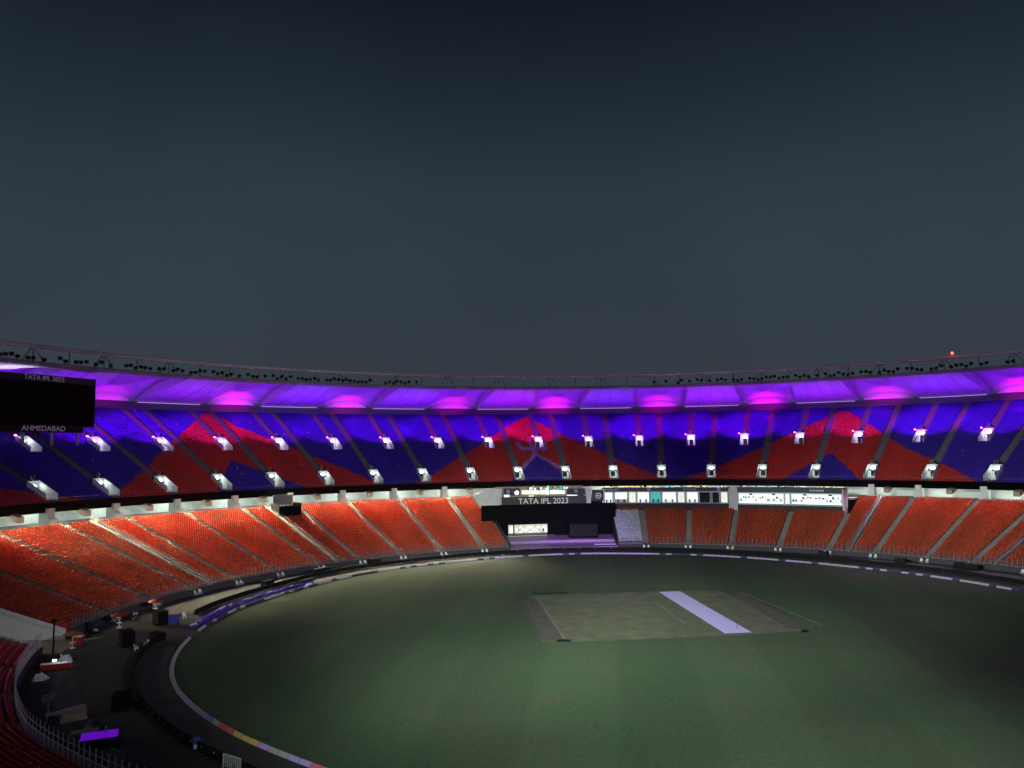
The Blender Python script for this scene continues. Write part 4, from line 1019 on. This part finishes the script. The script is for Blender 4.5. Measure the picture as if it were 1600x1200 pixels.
# ================================================================ FRONT RAILING of the lower stand
m_palerail = mat('white_rail_paint', (.62, .60, .64), .5)
m_frontrail = mat('grey_rail_paint', (.17, .165, .185), .6)
pstm = MB().box((0, 0, 1.0), (.08, .08, 2.0)).mesh('post'); pstm.materials.append(m_frontrail)
pstn = pstm.copy(); pstn.materials.clear(); pstn.materials.append(m_palerail)
m_mesh = mat('grey_fence_mesh', (.15, .14, .17), .6)
nf_ = 0
for k in range(32):
    t0 = -148 + 6.9 * k; t1 = t0 + 6.86
    if t1 > 70: break
    if t1 > TUN[0] and t0 < TUN[1]:
        if t0 < TUN[0]: t1 = TUN[0]
        else: t0 = TUN[1]
    if t0 >= GAP[0] - .5 and t1 <= GAP[1] + .5: continue
    if t0 < GAP[0] < t1: t1 = GAP[0]
    if t0 < GAP[1] < t1: t0 = GAP[1]
    if t1 - t0 < 1: continue
    pm_ = pol(LR0 - .13, (t0 + t1) / 2, 1)
    nf_ += 1
    e = empty('front_railing'); tag(e, f'pale post railing along the foot of the lower stand, {ORD[min(29, nf_ - 1)]} length from the bottom left', 'railing', 'front railing lengths')
    n = max(2, int(rad(t1 - t0) * LR0 / 1.0))
    for j in range(n + 1):
        t = t0 + (t1 - t0) * j / n; o = inst('post', pstm if t1 > -94 else pstn, e); o.matrix_local = frame(t, LR0 - .13, 1.05)
    for hz, r in ((1.95, .04), (2.5, .03)):
        MB().tube([pol(LR0 - .13, t0 + (t1 - t0) * j / 6, hz) for j in range(7)], r, 5).build('rail', m_frontrail if t1 > -94 else m_palerail, e)
    for j in range(0, n, 1):
        pass
    bars = MB()
    for j in range(n * 4):
        t = t0 + (t1 - t0) * (j + .5) / (n * 4); bars.box(pol(LR0 - .13, t, 1.5), (.03, .03, .86), axes(t))
    bars.build('infill_bars', m_mesh if t1 > -94 else m_palerail, e)

# ================================================================ THINGS ROUND THE PITCH EDGE
def chair_meshes():
    out = []
    b = MB(); b.box((0, 0, .44), (.48, .46, .05)); out.append(('seat', b.mesh('seat')))
    b = MB(); t = rad(14); b.box((0, .27, .72), (.48, .04, .56), (Vector((1, 0, 0)), Vector((0, math.cos(t), -math.sin(t))), Vector((0, math.sin(t), math.cos(t))))); out.append(('backrest', b.mesh('backrest')))
    for sx in (-1, 1):
        for sy in (-1, 1):
            b = MB(); b.tube([(sx * .2, sy * .18, .43), (sx * .25, sy * .24, 0)], .03, 6, .025); out.append(('leg', b.mesh('leg')))
        b = MB(); b.tube([(sx * .26, -.2, .43), (sx * .27, -.2, .66), (sx * .27, .26, .68)], .025, 6); out.append(('armrest', b.mesh('armrest')))
    for _, me in out: me.materials.append(m_white)
    return out
chm = chair_meshes()
def chair(p, rz, label, group=None, s=1.0):
    e = empty('plastic_chair', p, rz); e.scale = (s, s, s)
    for nm, me in chm: inst(nm, me, e)
    tag(e, label, 'chair', group); return e
chair(gnd(213, 1018), 2.2, 'white plastic chair, nearest of two beside the dark speaker box at left')
chair(gnd(228, 1012), -.6, 'white plastic chair turned away, farther of two beside the dark speaker box')
chair(gnd(288, 967), .8, 'lone white plastic chair by the end of the blue tarpaulin')
# pairs of chairs at the foot of the aisles
ncp = 0
for a in AISLES:
    p = pol(LR0 - 1.3, a, 0); 
    if (p - CAM).dot(FW) < 5: continue
    x, y = proj(p)
    if not (140 < x < 1610): continue
    for q, sd in ((-.6, 'left'), (.55, 'right')):
        ncp += 1
        near_l = f'at the foot of the {ORD[sum(1 for b in AISLES if b <= a and proj(pol(LR0, b, 0))[0] > 140 and (pol(LR0, b) - CAM).dot(FW) > 5) - 1]} aisle from the left'
        chair(p + axes(a)[0] * q + Vector((0, 0, .002)), -rad(a) + random.uniform(-.4, .4), f'{sd} white plastic chair {near_l}', 'chairs at the foot of the aisles')
def speaker_box(px, sz, label, rz=0.):
    e = empty('speaker_box', gnd(*px), rz); w, d, h = sz
    MB().box((0, 0, h / 2 + .08), (w, d, h)).build('cabinet', m_black, e)
    MB().box((0, -d / 2 - .02, h / 2 + .1), (w * .86, .04, h * .84)).build('grille', m_blackmetal, e)
    for sx in (-1, 1):
        for sy in (-1, 1): MB().lathe([(.06, 0), (.06, .08)], 8, (sx * w * .4, sy * d * .4, 0)).build('castor', m_blackmetal, e)
    tag(e, label, 'speaker'); return e
speaker_box((198, 1009), (2.4, 1.6, 2.0), 'black speaker box left of the two white chairs', -.9)
speaker_box((250, 976), (2.2, 1.5, 2.1), 'black speaker box beside the blue banner', -.7)
speaker_box((246, 1000), (2.4, 1.2, 1.0), 'low black speaker box at the end of the perimeter boards', -.7)
speaker_box((190, 1108), (2.2, 1.7, 1.5), 'black speaker box on the apron at left, nearest the camera', -1.2)
for px, w in (((418, 916), 2.6), ((585, 881), 2.8), ((707, 865), 2.0), ((502, 896), 4.0), ((1010, 856), 2.0), ((1286, 869), 2.0), ((1408, 880), 2.2), ((1512, 889), 5.0)):
    side = f'below the lower stand, {"left" if px[0] < 800 else "right"} side, {"wide" if w > 3 else "narrow"}, {w} metres'
    speaker_box(px, (w, 1.0, 1.1), {418: 'black box under the railing left of the blue tarpaulin end', 585: 'black box at the foot of the stand below the camera platform', 707: 'small black box at the foot of the aisle left of the screen opening', 502: 'wide low black box under the railing, left part of the far side', 1010: 'black box right of the dust sheet at the railing', 1286: 'black box at the foot of the stand below the commentary windows', 1408: 'black box under the railing right of the bright radial railing', 1512: 'wide black box under the railing at far right'}[px[0]], -rad(rth(gnd(*px))[1]))
# umbrellas
def umbrella(px, m, label):
    e = empty('umbrella', gnd(*px)); n = 10
    MB().lathe([(.35, 0), (.35, .12), (.08, .16)], 12).build('base', m_white, e)
    MB().tube([(0, 0, .1), (0, 0, 2.35)], .05, 8).build('pole', m_white, e)
    b = MB(); b.lathe([(1.25, 1.85), (1.28, 1.9), (.7, 2.2), (.06, 2.42)], 10); b.build('canopy', m, e)
    MB().lathe([(.45, .75), (.45, .8)], 12).build('table_disc', m_white, e)
    tag(e, label, 'umbrella'); return e
umbrella((186, 981), m_red, 'red umbrella on a white pole by the railing, left of the dark tree of cables')
umbrella((243, 958), m_red, 'red umbrella on a white pole, farther along the railing above the blue banner')
umbrella((113, 1013), m_orange, 'orange umbrella near the lit work table')
rb = empty('cool_box', gnd(121, 1006)); tag(rb, 'red cool box with a white lid behind the orange umbrella', 'cool box')
MB().box((0, 0, .5), (1.3, .9, 1.0)).build('body', m_red, rb); MB().box((.1, 0, 1.06), (1.2, .8, .12)).build('lid', m_white, rb); MB().tube([(-.68, -.2, .7), (-.76, 0, .7), (-.68, .2, .7)], .03, 5).build('handle', m_blackmetal, rb)
# lit work table with papers and a red cloth
def table(px, w, d, h, label, mt, rz, name='table'):
    e = empty(name, gnd(*px), rz); MB().box((0, 0, h), (w, d, .05)).build('tabletop', mt, e)
    for sx in (-1, 1):
        for sy in (-1, 1): MB().tube([(sx * (w / 2 - .1), sy * (d / 2 - .1), h - .02), (sx * (w / 2 - .08), sy * (d / 2 - .08), 0)], .03, 6).build('leg', m_steel, e)
    tag(e, label, 'table'); return e
wt = table((88, 1046), 3.4, .9, .76, 'work table with a white lit top and red cloth by the dark pole', m_white, .35)
MB().box((0, -.46, .42), (3.3, .03, .62)).build('red_cloth', m_red, wt)
lt = empty('laptop', gnd(84, 1046) + Vector((0, 0, .79)), .3); tag(lt, 'open laptop glowing white on the work table', 'laptop')
MB().box((0, 0, .01), (.5, .36, .03)).build('keyboard', m_blackmetal, lt); MB().box((0, .2, .2), (.5, .03, .36)).build('display', mat('lit_display', (1, 1, 1), .5, emit=(.95, .92, 1), estr=1.3), lt)
dl_ = empty('desk_lamp', gnd(95, 1045) + Vector((0, 0, .79)), 0); tag(dl_, 'small lit lamp standing on the work table', 'lamp')
MB().lathe([(.12, 0), (.12, .03)], 10).build('base', m_blackmetal, dl_); MB().tube([(0, 0, 0), (0, 0, .9)], .02, 6).build('stem', m_blackmetal, dl_); MB().lathe([(.16, .82), (.05, 1.0)], 10).build('shade', m_white, dl_)
lamp('table_light', 'POINT', (0, -.05, .72), 16, (.95, .9, 1), dl_, shadow_soft_size=.06)
for q, (px, lb) in enumerate([((102, 1032), 'loose white papers and bags heaped beyond the lit work table'), ((62, 1062), 'crumpled pale cloth bundle at the railing by the work table')]):
    p = gnd(*px); b = MB(); n = 10; vs = [p + Vector((0, 0, .7))]
    for ring, (rr, zz) in enumerate(((.45, .55), (.8, .25), (.95, .0))):
        vs += [p + Vector((rr * math.cos(2 * math.pi * k / n) * random.uniform(.75, 1.2), rr * math.sin(2 * math.pi * k / n) * random.uniform(.75, 1.2), max(0, zz * random.uniform(.6, 1.3)))) for k in range(n)]
    fs = [(0, 1 + k, 1 + (k + 1) % n) for k in range(n)] + [(1 + r_ * n + k, 1 + (r_ + 1) * n + k, 1 + (r_ + 1) * n + (k + 1) % n, 1 + r_ * n + (k + 1) % n) for r_ in range(2) for k in range(n)]
    tag(b.add(vs, fs).build('cloth_bundle', m_white), lb, 'bundle')
lp = empty('light_pole', gnd(82, 1044)); tag(lp, 'tall dark pole standing behind the lit work table', 'pole')
MB().tube([(0, 0, 0), (0, 0, 5.6)], .13, 8, .1).build('shaft', m_blackmetal, lp); MB().box((0, 0, 5.7), (.5, .4, .35)).build('head', m_blackmetal, lp); MB().lathe([(.5, 0), (.5, .1), (.15, .2)], 10).build('base', m_blackmetal, lp)
pf_ = empty('pedestal_fan', gnd(75, 1118), .6); tag(pf_, 'pale twin headed pedestal fan by the near railing at left', 'fan')
MB().tube([(0, 0, 0), (0, 0, 1.5)], .05, 8).build('pole', m_rail, pf_); MB().lathe([(.35, 0), (.3, .06), (.06, .1)], 12).build('base', m_rail, pf_)
for s_ in (-1, 1):
    n = 14; b = MB(); b.tube([(s_ * .3 + .3 * math.cos(2 * math.pi * k / n), 0, 1.8 + s_ * .08 + .38 * math.sin(2 * math.pi * k / n)) for k in range(n + 1)], .035, 5)
    for k in range(4): a = math.pi * k / 4; b.tube([(s_ * .3 - .28 * math.cos(a), 0, 1.8 + s_ * .08 - .36 * math.sin(a)), (s_ * .3 + .28 * math.cos(a), 0, 1.8 + s_ * .08 + .36 * math.sin(a))], .05, 5)
    b.build('fan_head', m_rail, pf_)
t1_ = table((92, 1126), 2.2, 1.2, .75, 'pale folding table standing skewed by the near railing', m_rail, .5)
cvr = empty('covered_crate', gnd(115, 1124), .55); tag(cvr, 'crate under a pale draped sheet right of the skewed table', 'crate')
MB().hexa([Vector(v) for v in ((-1.2, -.7, 0), (1.2, -.6, 0), (1.1, .7, 0), (-1.1, .7, 0))], [Vector(v) for v in ((-1.0, -.55, 1.0), (1.0, -.5, 1.1), (.95, .55, 1.15), (-.95, .6, .95))]).build('crate', m_tan, cvr)
MB().hexa([Vector(v) for v in ((-1.15, -.7, .9), (1.15, -.62, .75), (1.12, .68, 1.0), (-1.1, .72, .9))], [Vector(v) for v in ((-1.02, -.57, 1.04), (1.02, -.52, 1.14), (.97, .57, 1.19), (-.97, .62, 1.0))]).build('sheet', m_rail, cvr)
t2_ = table((132, 1155), 2.3, 1.1, .72, 'pale table half hidden behind the violet panel', m_rail, .45)
pp = empty('violet_panel_table', gnd(155, 1166), .42); tag(pp, 'table carrying a flat violet panel, its glow put into the colour, at bottom left', 'light panel')
MB().box((0, 0, .98), (3.0, 1.9, .08)).build('violet_panel', m_purple, pp); MB().box((0, 0, .9), (3.06, 1.96, .07)).build('panel_frame', m_blackmetal, pp)
for sx in (-1, 1):
    for sy in (-1, 1): MB().tube([(sx * 1.35, sy * .8, .87), (sx * 1.38, sy * .84, 0)], .05, 6).build('leg', m_blackmetal, pp)
MB().box((0, 0, .42), (2.8, 1.7, .8)).build('black_skirt', m_black, pp)
bt = empty('bottle', gnd(157, 1144, .98) + Vector((0, 0, .05))); bt.location = gnd(155, 1166) + Vector((.3, .5, 1.02)); tag(bt, 'small pale bottle standing on the violet panel', 'bottle')
MB().lathe([(.09, 0), (.1, .05), (.1, .3), (.04, .4), (.04, .48)], 10).build('body', m_rail, bt); MB().lathe([(.05, .48), (.05, .53)], 10).build('cap', m_white, bt)
nb_ = empty('navy_bag', gnd(147, 1146)); tag(nb_, 'dark navy kit bag heaped behind the violet panel', 'bag')
MB().lathe([(.7, 0), (.9, .25), (.85, .7), (.5, 1.1), (.1, 1.2)], 12).build('body', m_navy, nb_, True); MB().tube([(-.3, 0, 1.1), (0, 0, 1.4), (.3, 0, 1.1)], .04, 5).build('strap', m_blackmetal, nb_)
br_ = empty('water_drum', gnd(307, 1172)); tag(br_, 'blue water drum with a white label behind the perimeter boards', 'drum')
MB().lathe([(.30, 0), (.34, .06), (.32, .35), (.34, .4), (.32, .8), (.3, 1.05), (.12, 1.1)], 14).build('body', mat('blue_drum', (.05, .06, .42), .4), br_, True); MB().box((.05, -.33, .4), (.3, .06, .35)).build('label', m_white, br_)
bn = empty('banner_stand', gnd(268, 976), -.1); tag(bn, 'short blue banner on legs beside the black speaker box', 'banner')
MB().box((0, 0, .8), (2.4, .06, 1.0)).build('banner', mat('blue_banner', (.06, .07, .55), .5, var=.4, vscale=2), bn)
for sx in (-1, 1): MB().box((sx * 1.1, .02, .4), (.08, .4, .8)).build('leg', m_blackmetal, bn)
# barrier panel at the bottom edge
bp_ = empty('barrier_panel', gnd(362, 1204), -.55); tag(bp_, 'white barrier panel cut off by the bottom edge of the picture', 'barrier')
MB().tube([(-1.1, 0, 0), (-1.1, 0, 1.15), (1.1, 0, 1.15), (1.1, 0, 0)], .035, 6).build('frame', m_white, bp_)
for k in range(9): MB().box((-1.0 + k * .25, 0, .62), (.10, .03, 1.0)).build('slat', m_white, bp_)
gt = empty('barrier_panel', gnd(182, 1206), -.6); tag(gt, 'pale barrier panel beside the violet panel, behind the railing', 'barrier')
MB().tube([(-1.0, 0, 0), (-1.0, 0, 1.7), (1.0, 0, 1.7), (1.0, 0, 0)], .035, 6).build('frame', m_rail, gt)
for k in range(12): MB().box((-.92 + k * .167, 0, .9), (.03, .03, 1.55)).build('bar', m_rail, gt)
# blue tarpaulin rolled along the rope
tp = [(305, 981), (330, 966), (360, 951), (395, 938), (430, 927), (462, 918), (490, 911)]
bl = empty('tarpaulin_roll'); tag(bl, 'long blue tarpaulin lying beside the rope on the left', 'tarpaulin')
pts = [gnd(x, y) for x, y in tp]; vs = []; NS = 60
for i in range(NS + 1):
    f_ = i / NS * (len(pts) - 1); k = min(int(f_), len(pts) - 2); c = pts[k].lerp(pts[k + 1], f_ - k); d = (pts[k + 1] - pts[k]).normalized(); nn = Vector((-d.y, d.x, 0))
    w = 2.3 * (.35 + .65 * math.sin(math.pi * min(1, max(.06, i / NS))) ** .5)
    for j in range(9):
        q = j / 8 - .5; vs.append(c + nn * (q * w * 1.0 + w * .45) + Vector((0, 0, .02 + .38 * max(0, 1 - (2 * q) ** 2) * random.uniform(.55, 1.2))))
MB().add(vs, [(i * 9 + j, i * 9 + j + 1, (i + 1) * 9 + j + 1, (i + 1) * 9 + j) for i in range(NS) for j in range(8)]).build('sheet', m_bluetarp, bl)
for px, py, ln in ((303, 978, 2.2), (482, 915, 3.4)):
    p = gnd(px, py); th_ = -.9 if px < 400 else -.45; ax_ = (Vector((math.cos(th_ + 1.2), math.sin(th_ + 1.2), 0)),)
    vs = []; 
    d = (gnd(px + 20, py - 9) - p).normalized(); nn = Vector((-d.y, d.x, 0))
    for i in range(9):
        for j in range(4):
            q = j / 3 - .5; t_ = i / 8 - .5; w = 1.3 * (1 - (2 * t_) ** 2 * .8); vs.append(p + d * (t_ * ln) + nn * (q * w) + Vector((0, 0, .05 + .4 * (1 - (2 * q) ** 2) * random.uniform(.6, 1.1))))
    MB().add(vs, [(i * 4 + j, i * 4 + j + 1, (i + 1) * 4 + j + 1, (i + 1) * 4 + j) for i in range(8) for j in range(3)]).build('white_end', m_white, bl)
# dark standing fans / cable trees near the railing
for px, lb in (((147, 990), 'dark metal trolley with stacked gear by the left railing'), ((212, 972), 'dark cable rack between the two red umbrellas')):
    e = empty('gear_rack', gnd(*px), -.8); tag(e, lb, 'rack')
    for sx in (-1, 1):
        for sy in (-1, 1): MB().tube([(sx * .7, sy * .35, 0), (sx * .7, sy * .35, 2.0)], .05, 6).build('upright', m_blackmetal, e)
    for hz in (.4, 1.1, 1.8): MB().box((0, 0, hz), (1.5, .8, .05)).build('shelf', m_blackmetal, e)
    for k in range(6): MB().box((random.uniform(-.5, .5), random.uniform(-.2, .2), random.choice((.6, 1.3))), (.4, .35, .32)).build('case', random.choice([m_navy, m_black, m_steel]), e)
tag(MB().box(gnd(148, 998) + Vector((0, 0, .05)), (2.4, .4, .08), axes(-40)).build('plank', m_step), 'pale plank lying on the apron beside the dark trolley', 'plank')

# ================================================================ PERSON in the doorway (dark silhouette)
def person(p, rz, label):
    e = empty('person', p, rz)
    v = [(0, 0, .95), (0, 0, 1.2), (0, .01, 1.42), (0, 0, 1.52), (0, -.02, 1.64), (0, -.02, 1.74), (.10, 0, .9), (.12, -.02, .5), (.12, .03, .08), (.12, -.14, .03),
         (-.10, 0, .9), (-.12, .02, .5), (-.13, .06, .08), (-.13, -.11, .03), (.19, .01, 1.40), (.26, .03, 1.12), (.24, -.06, .88), (-.19, .01, 1.40), (-.27, .02, 1.12), (-.25, -.05, .88)]
    ed = [(0, 1), (1, 2), (2, 3), (3, 4), (4, 5), (0, 6), (6, 7), (7, 8), (8, 9), (0, 10), (10, 11), (11, 12), (12, 13), (2, 14), (14, 15), (15, 16), (2, 17), (17, 18), (18, 19)]
    rr = [.16, .15, .15, .06, .10, .09, .09, .065, .045, .04, .09, .065, .045, .04, .065, .045, .035, .065, .045, .035]
    me = bpy.data.meshes.new('body'); me.from_pydata(v, ed, []); o = bpy.data.objects.new('body', me); COL.objects.link(o); o.parent = e
    sk = o.modifiers.new('skin', 'SKIN'); sd = me.skin_vertices[0].data if me.skin_vertices else None
    if sd is None:
        bpy.context.view_layer.objects.active = o; o.select_set(True); bpy.ops.mesh.customdata_skin_add(); sd = me.skin_vertices[0].data; o.select_set(False)
    for q, r in zip(sd, rr): q.radius = (r, r)
    sd[0].use_root = True
    o.modifiers.new('sub', 'SUBSURF').levels = 1; o.modifiers['sub'].render_levels = 1
    me.materials.append(m_cloth)
    tag(e, label, 'person')
th = rth(at_r(849, 830, SR + 2))[1]
person(pol(SR + 2.2, th, zd0 - .2), -rad(th), 'person in dark clothing standing in the bright doorway of the black screen')
